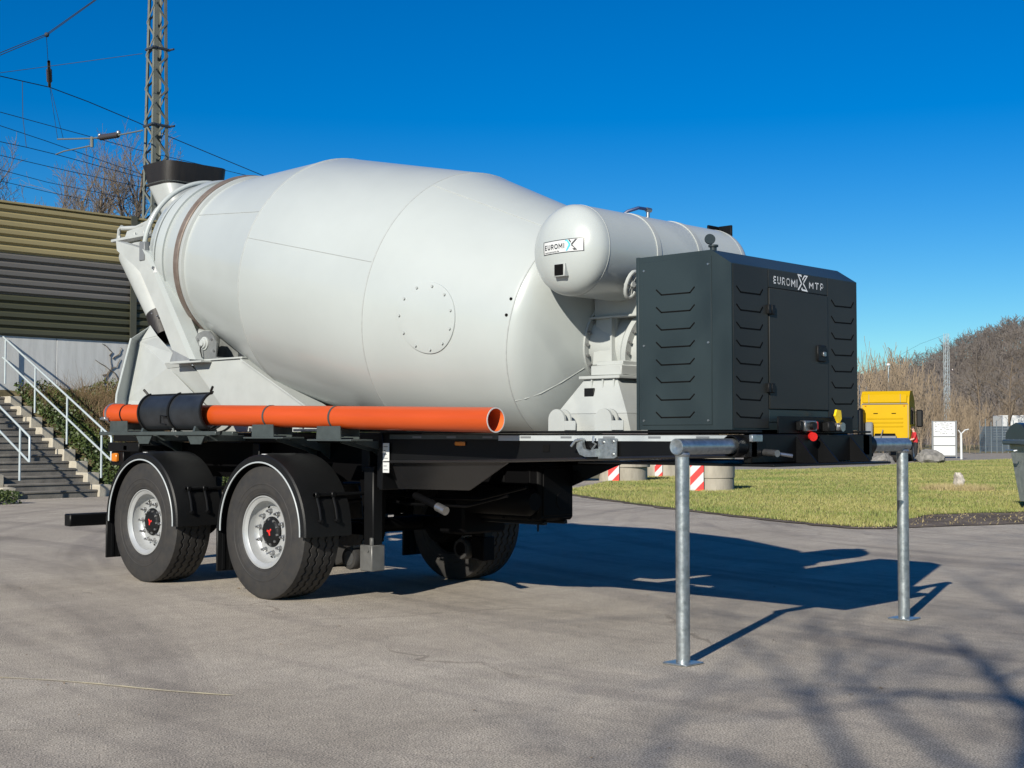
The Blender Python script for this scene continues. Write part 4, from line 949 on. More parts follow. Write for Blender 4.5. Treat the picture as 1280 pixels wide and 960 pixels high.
sheet('gravel_path', [tuple(gp(u, v))[:2] for u, v in ((700, 588), (860, 589), (1000, 588), (1090, 584), (1150, 577), (1320, 573), (1320, 566), (1140, 567), (900, 570), (700, 574))], .006, 'gravel')
VERGE = [tuple(gp(u, v))[:2] for u, v in ((703, 614), (715, 618.5), (760, 625), (830, 634.5), (920, 645), (1020, 655.5), (1075, 660), (1115, 659.5), (1135, 650), (1165, 644), (1230, 642), (1300, 640), (1420, 638), (1420, 572), (1280, 573.5), (1150, 578), (1090, 583.5), (1000, 587), (900, 588), (830, 591), (770, 600), (725, 610))]
def densify(poly, step, jit):
    out = []
    for a, b in zip(poly, poly[1:] + poly[:1]):
        n = max(1, int(math.hypot(b[0] - a[0], b[1] - a[1]) / step))
        for k in range(n):
            t = k / n; out.append((a[0] + (b[0] - a[0]) * t + random.uniform(-jit, jit), a[1] + (b[1] - a[1]) * t + random.uniform(-jit, jit)))
    return out
sheet('verge', densify(VERGE, .35, .13), .016, 'turf')
sheet('verge_edge', densify([tuple(gp(u, v))[:2] for u, v in ((703, 616), (715, 620), (760, 626.5), (830, 636), (920, 646.5), (1020, 657.2), (1075, 662), (1118, 661.5), (1118, 657), (1075, 657), (1020, 653), (920, 643), (830, 633), (760, 624), (715, 617.5))], .3, .07), .012, 'soil')
sheet('soil_strip', densify([tuple(gp(u, v))[:2] for u, v in ((1060, 661), (1115, 661), (1200, 657.5), (1300, 655), (1500, 652), (1500, 636), (1300, 639.5), (1235, 641), (1165, 643), (1130, 649), (1105, 655))], .4, .08), .010, 'soil')
def inside(poly, x, y):
    P = np.asarray(poly); x = np.asarray(x); y = np.asarray(y); r = np.zeros(len(x), bool); j = len(P) - 1
    for i in range(len(P)):
        c = ((P[i, 1] > y) != (P[j, 1] > y)); d = P[j, 1] - P[i, 1]
        xi = (P[j, 0] - P[i, 0]) * (y - P[i, 1]) / (d if abs(d) > 1e-12 else 1e-12) + P[i, 0]
        r ^= c & (x < xi); j = i
    return r
def blades(name, poly, n, h0, h1, w, m, z0=.012, ref=21.0, kind='stuff', label=None, cat=None, pw=1.6, lean=.5, zf=None):
    P = np.asarray(poly); lo, hi = P.min(0), P.max(0); xs, ys = [], []
    tot = 0
    while tot < n:
        x = rng.uniform(lo[0], hi[0], 400000); y = rng.uniform(lo[1], hi[1], 400000)
        d = np.hypot(x - CAM_X, y - CAM_Y); keep = inside(poly, x, y) & (rng.random(len(x)) < np.minimum(1, (ref / d) ** pw))
        xs.append(x[keep]); ys.append(y[keep]); tot += keep.sum()
    x = np.concatenate(xs)[:n]; y = np.concatenate(ys)[:n]; d = np.hypot(x - CAM_X, y - CAM_Y); sc = np.maximum(1, d / 30) ** .6
    h = rng.uniform(h0, h1, n); a = rng.uniform(0, 2 * math.pi, n); la = rng.uniform(0, 2 * math.pi, n); l = h * rng.uniform(0, lean, n); ww = w * rng.uniform(.6, 1.3, n) * sc
    z = np.full(n, z0) if zf is None else zf(x, y)
    V = np.empty((n, 3, 3), np.float32)
    V[:, 0] = np.stack([x - np.cos(a) * ww, y - np.sin(a) * ww, z], 1); V[:, 1] = np.stack([x + np.cos(a) * ww, y + np.sin(a) * ww, z], 1); V[:, 2] = np.stack([x + np.cos(la) * l, y + np.sin(la) * l, z + h], 1)
    o = raw_mesh(name, V.reshape(-1, 3), np.arange(3 * n).reshape(n, 3), m); return tag(o, label, cat, None, kind)
blades('grass', VERGE, 200000, .02, .062, .006, 'blade', label='short patchy grass covering the verge beyond the trailer', cat='grass', lean=.9)
blades('dry_grass', VERGE, 20000, .03, .075, .005, 'bladed', label='straw coloured dead grass scattered through the verge', cat='grass', lean=1.2)

A_, B_ = gp(-60, 845), gp(300, 868)
pl_ = [A_.lerp(B_, t) + Vector((0, .05 * math.sin(t * 5), 0)) for t in np.linspace(0, 1, 25)]; w_ = .022
o = raw_mesh('painted_line', [(p.x - w_, p.y - w_, .004) for p in pl_] + [(p.x + w_ * random.uniform(.2, 1), p.y + w_ * random.uniform(.2, 1), .004) for p in pl_], [(k, k + 1, 26 + k, 25 + k) for k in range(24)], 'oldline'); o['kind'] = 'structure'
n_ = 420; lx = rng.uniform(-14, 9, n_); ly = rng.uniform(-8, 16, n_); s_ = rng.uniform(.006, .022, n_)[:, None]; aa = rng.uniform(0, 6.28, n_)
c3 = np.stack([lx, ly, np.full(n_, .006)], 1); d1 = np.stack([np.cos(aa), np.sin(aa), rng.uniform(-.15, .3, n_)], 1); d2 = np.stack([-np.sin(aa), np.cos(aa), rng.uniform(0, .4, n_)], 1)
tag(raw_mesh('litter', np.stack([c3 - d1 * s_, c3 + d2 * s_ * .5, c3 + d1 * s_, c3 - d2 * s_ * .5 + [0, 0, .004]], 1).reshape(-1, 3), np.arange(4 * n_).reshape(n_, 4), 'dry'), 'scattered dead leaf bits and grit on the asphalt', 'litter', None, 'stuff')

SOILP = [tuple(gp(u, v))[:2] for u, v in ((1060, 661), (1115, 661), (1200, 657.5), (1300, 655), (1300, 639.5), (1235, 641), (1165, 643), (1130, 649), (1105, 655))]
blades('soil_straw', SOILP, 260, .01, .05, .007, 'bladed', label='straw bits strewn over the dark soil strip', cat='straw', lean=2.0, z0=.011)

# ================================================================== RAILWAY BANK, STAIRS, WALL, BARRIER (left)
WX = -22.5
def bank_z(x, y):
    t = np.clip((-17.5 - np.asarray(x, float)) / 5.0, 0, 1); return t * 2.46
ys = np.concatenate([np.arange(-40, 4.9, .8), [4.92, 4.94], np.arange(5.2, 7.3, .5), [7.30, 7.32], np.arange(7.8, 20.2, .8)]); xs = np.concatenate([np.linspace(-17.4, -22.6, 27), [-24, -40, -90]])
V = []; F = []
for x in xs:
    for y in ys:
        z = float(bank_z(x, y)); st = 4.93 < y < 7.31
        if st and x > -22.4: z = z - .22
        else: z += .06 * math.sin(3 * x + y * 2.1) * math.sin(1.7 * y) * min(1, max(0, (-17.5 - x))) + (0 if x > -23 else 0)
        V.append((x, y, z - .03))
W = len(ys)
for i in range(len(xs) - 1):
    for j in range(W - 1): F.append((i * W + j, i * W + j + 1, (i + 1) * W + j + 1, (i + 1) * W + j))
o = raw_mesh('railway_bank', V, F, 'bank'); o['kind'] = 'structure'

ST = thing('concrete_staircase', (-17.6, 6.2, 0), 'outdoor concrete staircase climbing the bank towards the grey wall', 'staircase')
SY0, SY1 = 5.12, 6.98; NS = 15; RI, TR_ = .149, .32
for k in range(NS):
    x0 = -17.62 - k * TR_
    s_ = MB().box((x0 - TR_ - .10, SY0, max(k * RI - .2, -.02)), (x0, SY1, (k + 1) * RI - .045), .004); s_.build('step', 'step', ST)
    MB().box((x0 - TR_, SY0 - .002, (k + 1) * RI - .0445), (x0 + .025, SY1 + .002, (k + 1) * RI), .008).build('tread', 'step', ST)
for k in range(9):
    for y0, y1 in ((SY1 + .01, SY1 + .30), (SY0 - .30, SY0 - .01)):
        x0 = -17.52 - k * .535 + random.uniform(-.02, .02)
        MB().box((x0 - .56, y0, max(k * .248 - .3, -.05)), (x0, y1, (k + 1) * .250 + random.uniform(-.008, .008)), .012).build('edge_block', 'block', ST)
def rail(y, xs0, zs0, length, label):
    H = thing('handrail', (xs0, y, 0), label, 'handrail', 'painted steel handrails of the staircase')
    sl = .149 / .32; r = .024
    def P(d, dz): return (xs0 - d, y, zs0 + d * sl + dz)
    top = [P(0, -.52), P(0, 0)] + [P(d, 0) for d in (.02, length)]
    MB().path([P(0, -.50), P(0, -.02), P(.02, 0), P(length, 0)], r, 10).build('top_rail', 'rail', H)
    MB().path([P(0, -.50), P(.3, -.50), P(length, -.50)], r, 10).build('lower_rail', 'rail', H)
    d = .42
    while d < length:
        MB().tube(P(d, -.02), P(d, -1.08), r, n=10).build('post', 'rail', H); d += 1.55
    return H
M['rail'] = mat('pale_handrail_paint', (.46, .52, .54), .4, metal=.2, var=.12, vscale=6)
rail(7.10, -17.25, 1.28, 5.2, 'pale steel handrail on the staircase side beside the brown brush')
rail(5.02, -16.75, 1.28, 5.6, 'pale steel handrail on the staircase side beside the green grass')

# concrete retaining wall in cast bays
RW = thing('retaining_wall', (WX, 6, 2.4), 'grey board-marked concrete retaining wall under the noise barrier', 'wall')
pan = None; k = 0
y = -37.5
while y < 17:
    if pan is None:
        pan = MB().box((-.16, .004, -2.0), (.16, 1.996, 1.345), .008).build('wall_panel', 'concw', RW); c = pan
    else:
        c = pan.copy(); COL.objects.link(c); c.parent = RW
    c.matrix_parent_inverse = Matrix(); c.location = (-.16, y - 6, 0 + random.uniform(-.004, .004)); y += 2.0
MB().box((WX - .2, -37.5, 1.2), (WX - .165 + .0, 18.5, 3.70), 0).build('wall_core', 'concw', RW)

NB = thing('noise_barrier', (WX, 6, 3.74), 'ribbed sheet-metal noise barrier banded ochre, grey and dark green above the wall', 'noise barrier')
nr = 16; rh = (6.97 - 3.74) / nr
def rib_mesh(mname):
    L_ = 3.86; b = MB(); pr = [(-.05, 0), (.012, 0), (.018, .018), (.075, .060), (.075, rh - .055), (.02, rh - .014), (.012, rh - .002), (-.05, rh - .002)]
    return b.prism(pr, 'y', 0, L_).mesh('rib', M[mname], 20)
ribm = {m_: rib_mesh(m_) for m_ in ('olive', 'bgrey', 'dgreen')}
posts = [10.56 + 4 * k for k in range(-11, 3)]
for a in posts[:-1]:
    for i in range(nr):
        o = bpy.data.objects.new('rib', ribm['dgreen' if i < 5 else 'bgrey' if i < 10 else 'olive']); COL.objects.link(o); o.parent = NB
        o.location = (0, a + .08 - 6, i * rh)
    MB().box((WX - .06, a + .07, 6.972), (WX + .095, a + 3.95, 7.02), .004).build('cap', 'olive', NB)
for a in posts:
    p_ = MB().box((WX - .12, a - .09, 2.6), (WX - .10, a + .09, 7.05), 0); p_.box((WX - .10, a - .006, 2.6), (WX + .10, a + .006, 7.05), 0); p_.box((WX + .10, a - .09, 3.0), (WX + .118, a + .09, 7.05), 0)
    p_.build('post', 'olived', NB)

# ---- lattice mast -------------------------------------------------------------------------------
MS = thing('lattice_mast', (-24.0, 12.14, 2.6), 'tall tapering steel lattice mast rising behind the filling hopper', 'mast')
mc = Vector((-24.0, 12.14)); Z0, Z1 = 2.5, 17.0
def hw(z): return .325 - .0122 * (z - Z0)
cor = [(1, -1), (1, 1), (-1, 1), (-1, -1)]
def mp3(ci, z): s = cor[ci % 4]; return Vector((mc.x + s[0] * hw(z), mc.y + s[1] * hw(z), z))
for ci in range(4):
    s = cor[ci]; a, b = mp3(ci, Z0), mp3(ci, Z1); l = MB()
    for (dx, dy) in ((.10, .010), (.010, .10)):
        vs = []
        for q in (a, b): vs += [q, q + Vector((-s[0] * dx, 0, 0)), q + Vector((-s[0] * dx, -s[1] * dy, 0)), q + Vector((0, -s[1] * dy, 0))]
        l.add(vs, [(0, 1, 2, 3), (4, 5, 6, 7), (0, 1, 5, 4), (1, 2, 6, 5), (2, 3, 7, 6), (3, 0, 4, 7)])
    l.build('leg', 'mast', MS, 0)
z = 3.0; st = 0
while z < Z1 - .5:
    for ci in range(4):
        a, b = (mp3(ci, z), mp3(ci + 1, z + .47)) if (st + ci) % 2 == 0 else (mp3(ci + 1, z), mp3(ci, z + .47))
        d = (b - a).normalized(); n_ = Vector((cor[ci][0] + cor[(ci + 1) % 4][0], cor[ci][1] + cor[(ci + 1) % 4][1], 0)).normalized(); t_ = d.cross(n_) * .027
        MB().plate([a - t_ + n_ * .004, b - t_ + n_ * .004, b + t_ + n_ * .004, a + t_ + n_ * .004], .010, n_).build('brace', 'mast', MS, 0)
    z += .47; st += 1
for v_ in (62, 158):
    zz = on(195, v_, 'x', -24).z; c_ = MB().box((mc.x - hw(zz) - .03, mc.y - hw(zz) - .03, zz - .03), (mc.x + hw(zz) + .05, mc.y - hw(zz) + .05, zz + .03), .003)
    c_.box((mc.x + hw(zz) - .05, mc.y - hw(zz) - .06, zz - .03), (mc.x + hw(zz) + .03, mc.y + hw(zz) + .08, zz + .03), .003); c_.tube((mc.x + hw(zz), mc.y + hw(zz) + .05, zz), (mc.x + hw(zz) + .18, mc.y + hw(zz) + .09, zz), .03, n=8); c_.build('clamp', 'wire', MS)

# ---- overhead line: each wire a thing ---------------------------------------------------------------
def wire(pts, r, label, name='overhead_wire', m='wire', group='overhead line wires behind the noise barrier', ends=(0, 0)):
    pts = [Vector(p) for p in pts]
    if ends[0]: pts = [pts[0] + (pts[0] - pts[1]).normalized() * ends[0]] + pts
    if ends[1]: pts = pts + [pts[-1] + (pts[-1] - pts[-2]).normalized() * ends[1]]
    o = MB().path(pts, r, 5).build(name, m, None, 60); return tag(o, label, 'wire', group)
def wpx(seq): return [at(u, v, d) for u, v, d in seq]
wl = 'thin dark overhead railway wire running past the lattice mast'
wire(wpx([(-120, 122, 34), (0, 66, 36), (58, 42.5, 37), (118, 0, 38), (190, -58, 39)]), .012, 'stay wire rising steeply over the insulator, upper of a close pair', ends=(30, 18))
wire(wpx([(-120, 126, 34), (0, 69, 36), (58, 44.5, 37), (120, 0, 38), (192, -58, 39)]), .012, 'stay wire rising steeply over the insulator, lower of a close pair', ends=(30, 18))
wire(wpx([(-120, 104, 33), (0, 91, 35), (90, 79, 35.5), (178, 67, 36)]), .008, 'thin wire running level to the upper part of the lattice mast', ends=(40, 0))
wire(wpx([(-120, 73, 38), (0, 95, 42), (62, 109, 44), (110, 127, 46), (172, 153, 48.5), (212, 171, 50), (330, 220, 55), (420, 250, 60)]), .016, 'thick catenary wire sagging past the mast towards the mixer drum', ends=(50, 60))
for seq, lb_t in (([(-120, 108, 40), (0, 140, 43), (110, 170, 47), (172, 187, 49), (320, 222, 56)], 'uppermost of the parallel wires below the catenary wire'),
                  ([(-120, 117, 42), (0, 157, 45), (60, 177, 47), (125, 200, 50), (175, 217, 53)], 'wire crossing behind the registration arm of the mast'),
                  ([(-120, 150, 39), (0, 177, 42), (33, 184, 43), (70, 193, 45), (170, 220, 49), (250, 238, 53)], 'contact wire hanging under the two droppers'),
                  ([(-120, 168, 43), (0, 194, 46), (60, 208, 48), (150, 228, 52), (230, 245, 56)], 'wire below the contact wire in front of the bare trees'),
                  ([(-120, 180, 45), (0, 212, 49), (60, 228, 52), (120, 240, 55), (200, 258, 60)], 'second lowest wire, just above the noise barrier'),
                  ([(-120, 196, 47), (0, 226, 51), (60, 240, 54), (120, 252, 58), (200, 268, 62)], 'lowest wire, nearly touching the noise barrier top')):
    wire(wpx(seq), .012, lb_t, ends=(50, 60))
dp = 'short dropper wire, one of a narrow pair under the hanging insulator'
wire(wpx([(28, 102, 43), (28.5, 146, 43), (33, 184, 43)]), .010, 'long single dropper wire between catenary and contact wire', 'dropper_wire', group='dropper wires'); wire(wpx([(62.5, 110, 44), (72, 173, 44.5)]), .008, dp, 'dropper_wire', group='dropper wires'); wire(wpx([(63.5, 110, 44), (79, 173, 44.5)]), .008, dp, 'dropper_wire', group='dropper wires')
RA = thing('registration_arm', at(112, 175, 40), 'jointed steel registration arm with porcelain insulator reaching out from the mast', 'railway arm')
MB().path(wpx([(178, 163, 36.3), (148, 169, 38)]), .022, 8).build('rod', 'mast', RA); MB().path(wpx([(124, 172, 39.2), (115, 173, 40), (72, 174, 43)]), .024, 8).build('rod', 'mast', RA)
MB().path(wpx([(115, 171, 40), (115, 184, 40)]), .05, 8).build('joint', 'mast', RA); MB().path(wpx([(115, 182, 40), (80, 189, 42.5), (70, 193, 43.5)]), .022, 8).build('rod', 'mast', RA)
a, b = at(148, 168.5, 38), at(125, 172, 39.2)
MB().lathe([(i * (b - a).length / 16, .055 + .035 * (i % 2)) for i in range(17)], a, b - a, 12).build('insulator', 'insul', RA)
for q in (a, b): MB().blob(q + Vector((0, 0, .06)), .07, 10, 6).build('end_fitting', 'galv', RA)
IN = thing('hanging_insulator', at(61, 95, 40), 'dark rod insulator hanging from the stay wires above the catenary', 'insulator')
MB().path(wpx([(58, 44, 37), (60, 76, 40)]), .008, 6).build('hanger', 'wire', IN); a, b = at(61, 77, 40.2), at(62, 108, 44)
a, b = at(61, 77, 42), at(62, 108, 43.5)
MB().lathe([(i * (b - a).length / 20, .05 + (.045 if i % 2 and 5 < i < 16 else 0)) for i in range(21)], a, b - a, 10).build('insulator', 'insul', IN); MB().blob(at(58.5, 43.5, 37), .07, 8, 6).build('clamp', 'wire', IN)

# ---- bare trees ------------------------------------------------------------------------------------------
def grow_tree(base, h, seed, spread=.55, r0=None, levels=4, ups=.25, first=.28, kids=(7, 6, 5, 4), trunk_dir=(0, 0, 1), seg=5, lens=.45, thin=1.0):
    rd = random.Random(seed); segs = []
    def br(p, d, L, r, lv):
        pts = [p.copy()]; rad = [r]; n = seg if lv < 2 else 3; dd = d.copy()
        for i in range(n):
            dd = (dd + Vector((rd.uniform(-1, 1), rd.uniform(-1, 1), rd.uniform(-1, 1))) * (.10 if lv == 0 else .20) + Vector((0, 0, ups * .3))).normalized()
            p = p + dd * (L / n); pts.append(p.copy()); rad.append(max(r * (1 - (i + 1) / n * (.75 if lv == 0 else .8)), .0035 * thin))
        segs.append((lv, pts, rad))
        if lv + 1 >= levels: return
        k = kids[lv]
        for j in range(k):
            t = first + (1 - first) * (j + rd.random() * .8) / k if lv == 0 else .2 + .8 * (j + rd.random()) / k
            t = min(t, .98); f = t * n; i = min(int(f), n - 1); q = pts[i].lerp(pts[i + 1], f - i); ax = (pts[i + 1] - pts[i]).normalized()
            o = ax.orthogonal().normalized(); o.rotate(Matrix.Rotation(rd.uniform(0, 2 * math.pi), 3, ax)); nd = (ax * (1 - spread * rd.uniform(.7, 1.2)) + o * spread * rd.uniform(.8, 1.3) + Vector((0, 0, ups * .5))).normalized()
            br(q, nd, L * rd.uniform(lens * .8, lens * 1.2) * (1.15 - .5 * t if lv == 0 else 1), rad[i] * rd.uniform(.45, .62), lv + 1)
    br(Vector(base), Vector(trunk_dir).normalized(), h * .85, r0 or h * .016, 0)
    return segs
def put_tree(base, h, seed, label, group, name='bare_tree', **kw):
    t = thing(name, base, label, 'tree', group); tr_, cr = MB(), MB()
    for lv, pts, rad in grow_tree(base, h, seed, **kw):
        if lv <= 1: tr_.path(pts, rad, 7 if lv == 0 else 5, caps=False)
        else: cr.path(pts, rad, 3, caps=False)
    for mb, nm, mt in ((tr_, 'trunk', 'bark'), (cr, 'crown', 'twig')):
        me = bpy.data.meshes.new(nm); me.from_pydata(mb.v, [], mb.f); me.materials.append(M[mt]); me.shade_smooth()
        o = bpy.data.objects.new(nm, me); COL.objects.link(o); attach(o, t)
    return t
lt = 'leafless tree standing behind the noise barrier'
for i, (u, v, d, h, sd_) in enumerate(((112, 545, 56, 12.2, 3), (148, 545, 58, 13.6, 5), (94, 545, 62, 11.6, 9), (166, 545, 66, 13.2, 21), (-12, 545, 52, 10.8, 12), (130, 545, 70, 14.4, 31))):
    b = at(u, v, d); b.z = 2.5
    put_tree(b, h - 1.2, sd_, ('wide leafless tree behind the ochre barrier under the registration arm' if i == 0 else 'tall leafless tree next to the mast, nearest the barrier' if i == 1 else 'leafless tree close behind the lattice mast' if i == 3 else 'tallest leafless tree, farthest back behind the noise barrier' if i == 5 else 'lone leafless tree past the end of the overhead wires' if i == 4 else 'leafless tree in the row behind the noise barrier'), 'bare trees behind the noise barrier', kids=(20, 9, 7, 5), levels=4, spread=.44, thin=2.0, lens=.37)
# the large tree whose shadow lies across the yard: stands behind the photographer
put_tree((11.35, -15.85, 0), 13.5, 29, 'added slender bare tree out of view, throwing fine twig shadows near the parking stands', None, kids=(15, 7, 6, 4), levels=4, spread=.6, r0=.105, first=.3, lens=.36, thin=1.6, trunk_dir=(.06, 0, 1))  # unseen second tree, added to thicken the web of twig shadows
put_tree((13.7, -12.75, 0), 12.6, 17, 'large bare tree at the yard edge throwing branch shadows over the asphalt', None, kids=(17, 9, 7, 4), levels=4, spread=.62, r0=.26, first=.26, lens=.46, thin=2, trunk_dir=(-.10, .05, 1))

# ---- bank vegetation ------------------------------------------------------------------------------------
BR = [(-17.55, 7.40), (-17.55, 16), (-22.3, 16), (-22.3, 7.40)]
BL = [(-17.3, -6), (-17.3, 4.75), (-22.3, 4.75), (-22.3, -6)]
def stems(name, poly, n, h0, h1, r, m, label, curl=.9, nseg=4):
    P = np.asarray(poly); lo, hi = P.min(0), P.max(0); V = []; F = []; rd = random.Random(len(name) + n)
    for i in range(n):
        x, y = rd.uniform(lo[0], hi[0]), rd.uniform(lo[1], hi[1]); p = Vector((x, y, float(bank_z(x, y)) - .02)); d = Vector((rd.gauss(.25, .45), rd.gauss(0, .5), 1)).normalized(); L = rd.uniform(h0, h1); o = Vector((rd.uniform(-1, 1), rd.uniform(-1, 1), -.6)) * curl
        for k in range(nseg + 1):
            w = r * (1 - .8 * k / nseg); s_ = Vector((-d.y, d.x, 0)); s_ = s_.normalized() if s_.length > 1e-4 else Vector((1, 0, 0))
            V += [p + s_ * w, p - s_ * w * .5 + Vector((w, 0, 0)), p - s_ * w * .5 - Vector((w, 0, 0))]
            if k < nseg:
                q = len(V) - 3
                for e in range(3): F.append((q + e, q + (e + 1) % 3, q + 3 + (e + 1) % 3, q + 3 + e))
            d = (d + o * (1.0 / nseg)).normalized(); p = p + d * (L / nseg)
    ob = raw_mesh(name, V, F, m); return tag(ob, label, 'brush', None, 'stuff')
def leaves(name, poly, n, h, s0, s1, m, label, cat='ivy'):
    P = np.asarray(poly); lo, hi = P.min(0), P.max(0); x = rng.uniform(lo[0], hi[0], n); y = rng.uniform(lo[1], hi[1], n)
    cl = .5 + .5 * np.sin(x * 2.3 + 1.1 * np.sin(y * 1.9)) * np.sin(y * 2.7 + x); hh = h * (.25 + .75 * cl) * rng.random(n) ** .7
    c = np.stack([x, y, bank_z(x, y) + hh], 1); s = rng.uniform(s0, s1, n)[:, None]; a = rng.normal(size=(n, 3)); a /= np.linalg.norm(a, axis=1, keepdims=True); b = np.cross(a, rng.normal(size=(n, 3))); b /= np.linalg.norm(b, axis=1, keepdims=True)
    V = np.stack([c - a * s, c + b * s * .7, c + a * s, c - b * s * .7], 1).reshape(-1, 3); ob = raw_mesh(name, V, np.arange(4 * n).reshape(n, 4), m); return tag(ob, label, cat, None, 'stuff')
leaves('ivy', [(-17.4, 7.32), (-17.4, 16), (-22.3, 16), (-22.3, 7.32)], 60000, .48, .02, .05, 'ivy', 'green ivy and leaves covering the bank beside the stairs')
stems('dry_brush', [(-17.9, 8.3), (-17.9, 12.5), (-21.6, 12.5), (-21.6, 8.3)], 7000, .5, 1.35, .007, 'dry', 'brown dried brush on the bank beside the stairs')
stems('dead_stems', [(-20.8, 7.4), (-20.8, 16), (-22.3, 16), (-22.3, 7.4)], 3200, .25, .7, .006, 'dry', 'dead grass stems along the foot of the grey wall')
leaves('kerb_weeds', [(-17.5, -2.0), (-15.7, -2.0), (-15.7, 4.4), (-17.5, 4.4)], 20000, .26, .015, .04, 'ivy', 'low green weeds edging the asphalt below the stair rail', 'weeds')
leaves('bank_weeds', [(-16.7, -6), (-16.7, 4.72), (-22.3, 4.72), (-22.3, -6)], 42000, .30, .018, .045, 'ivy', 'green weeds and grass at the foot of the stairs', 'weeds')
stems('bank_straw', BL, 4000, .15, .4, .004, 'dry', 'straw stems mixed through the green weeds')
VN = thing('climbing_vine', (WX + .2, 9.6, 2.5), 'dead leafless vine climbing the grey concrete wall', 'vine'); rd = random.Random(4)
for (u0, v0, u1, v1) in ((126, 482, 138, 445), (127, 470, 150, 447), (150, 480, 118, 448), (138, 445, 128, 430), (140, 447, 150, 436)):
    a, b = on(u0, v0, 'x', WX + .02), on(u1, v1, 'x', WX + .02); pts = [a.lerp(b, t) + Vector((0, math.sin(t * 3.1) * .12 + rd.uniform(-.03, .03), rd.uniform(-.04, .04))) for t in np.linspace(0, 1, 8)]
    MB().path(pts, [.014 * (1 - .5 * t) for t in np.linspace(0, 1, 8)], 5).build('stem', 'bark', VN)
# ================================================================== RIGHT-HAND BACKGROUND
def cw(X, Dp, z=0.0):      # lateral / away from the photographer's spot, on the ground
    p = cC + cR * X + cDh * Dp; return Vector((p[0], p[1], z))
def frame(loc, fwd):        # local x = forward, y = left
    f = Vector((fwd[0], fwd[1], 0)).normalized(); l = Vector((-f.y, f.x, 0)); return Matrix(((f.x, l.x, 0, loc[0]), (f.y, l.y, 0, loc[1]), (0, 0, 1, loc[2] if len(loc) > 2 else 0), (0, 0, 0, 1)))
class LM(MB):               # builder in a local frame
    def __init__(s, T_): super().__init__(); s.T = T_
    def build(s, *a, **k): s.v = [tuple(s.T @ Vector(p)) for p in s.v]; return MB.build(s, *a, **k)

# ---- concrete well rings with striped boards ---------------------------------------------------
def conc_ring(c, r, z0, z1, label):
    o = MB().lathe([(z0, r - .10), (z0, r - .01), (z0 + .012, r), (z1 - .012, r), (z1, r - .012), (z1, r - .10), (z0, r - .10)], (c[0], c[1], 0), (0, 0, 1), 40)
    return tag(o.build('concrete_ring', 'conc', None, 30), label, 'concrete ring', 'concrete well rings standing on the verge')
def board(c, w, h, fwd, label, lean=.0, z0=.02):
    Tm = frame((c[0], c[1], z0), fwd); b = thing('warning_board', (c[0], c[1], z0), label, 'warning board', 'red and white striped boards leaning on the concrete rings')
    LM(Tm).box((-.012, -w / 2, 0), (.012, w / 2, h), .003).build('panel', 'label', b)
    k = 0; z = -.30
    while z < h + .1:
        poly = []
        # stripe rising to the right edge as seen from the front (local y = -w/2 is right)
        for (yy, zz) in ((-w / 2, z), (w / 2, z + w * 1.05), (w / 2, z + w * 1.05 + .20), (-w / 2, z + .20)): poly.append((yy, zz))
        # clip to 0..h
        def clip(P, lim, up):
            out = []
            for p, q in zip(P, P[1:] + P[:1]):
                ip, iq = (p[1] <= lim) if up else (p[1] >= lim), (q[1] <= lim) if up else (q[1] >= lim)
                if ip: out.append(p)
                if ip != iq: t = (lim - p[1]) / (q[1] - p[1]); out.append((p[0] + (q[0] - p[0]) * t, lim))
            return out
        poly = clip(clip(poly, h, True), 0, False)
        if len(poly) > 2: LM(Tm).prism(poly, 'x', .0125, .0145).build('red_stripe', 'redstripe', b)
        z += .42
    return b
M['redstripe'] = mat('red_stripe_film', (.72, .035, .03), .45)
tocam = lambda p: (CAM_X - p[0], CAM_Y - p[1])
cCn = gp(884, 613); cAn = gp(779, 601); cBn = cw((831 - 640) / CAM_F * 43, 43)
conc_ring(cCn, .64, -.06, .30, 'lower concrete ring of the stack behind the near parking stand')
conc_ring(cCn, .655, .304, .98, 'upper concrete ring of the stack behind the near parking stand')
conc_ring(cAn, .70, -.06, .40, 'lower concrete ring of the stack nearest the parked grey car')
conc_ring(cAn + Vector((.05, .03, 0)), .72, .404, 1.0, 'upper concrete ring of the stack nearest the parked grey car')
conc_ring(cBn, .60, -.06, .46, 'lower concrete ring of the far stack between two others')
conc_ring(cBn, .60, .464, 1.0, 'upper concrete ring of the far stack between two others')
def board_at(u, c, r, w, label):
    fw = Vector((*tocam(c), 0)).normalized(); d = (Vector((c[0], c[1], 0)) - Vector((CAM_X, CAM_Y, 0))).length
    dep = (c[0] - CAM_X) * cDh[0] + (c[1] - CAM_Y) * cDh[1]
    off = (u - 640) / CAM_F * dep - ((c[0] - CAM_X) * cR[0] + (c[1] - CAM_Y) * cR[1])
    p = Vector((c[0], c[1], 0)) + Vector(cR) * off; back = math.sqrt(max(0, r * r - (abs(off) + w / 2) ** 2)) if abs(off) + w / 2 < r else .05
    back = math.sqrt(max(0.01, r * r - max(0, abs(off) - w / 2) ** 2)); p = p + fw * (back + .02)
    return board(p, w, .98, fw, label)
board_at(871, cCn, .655, .31, 'red and white striped board on the ring stack behind the near parking stand')
board_at(767, cAn, .72, .31, 'red and white striped board on the ring stack nearest the parked grey car')
board_at(823, cBn, .60, .24, 'red and white striped board on the far ring stack between two others')

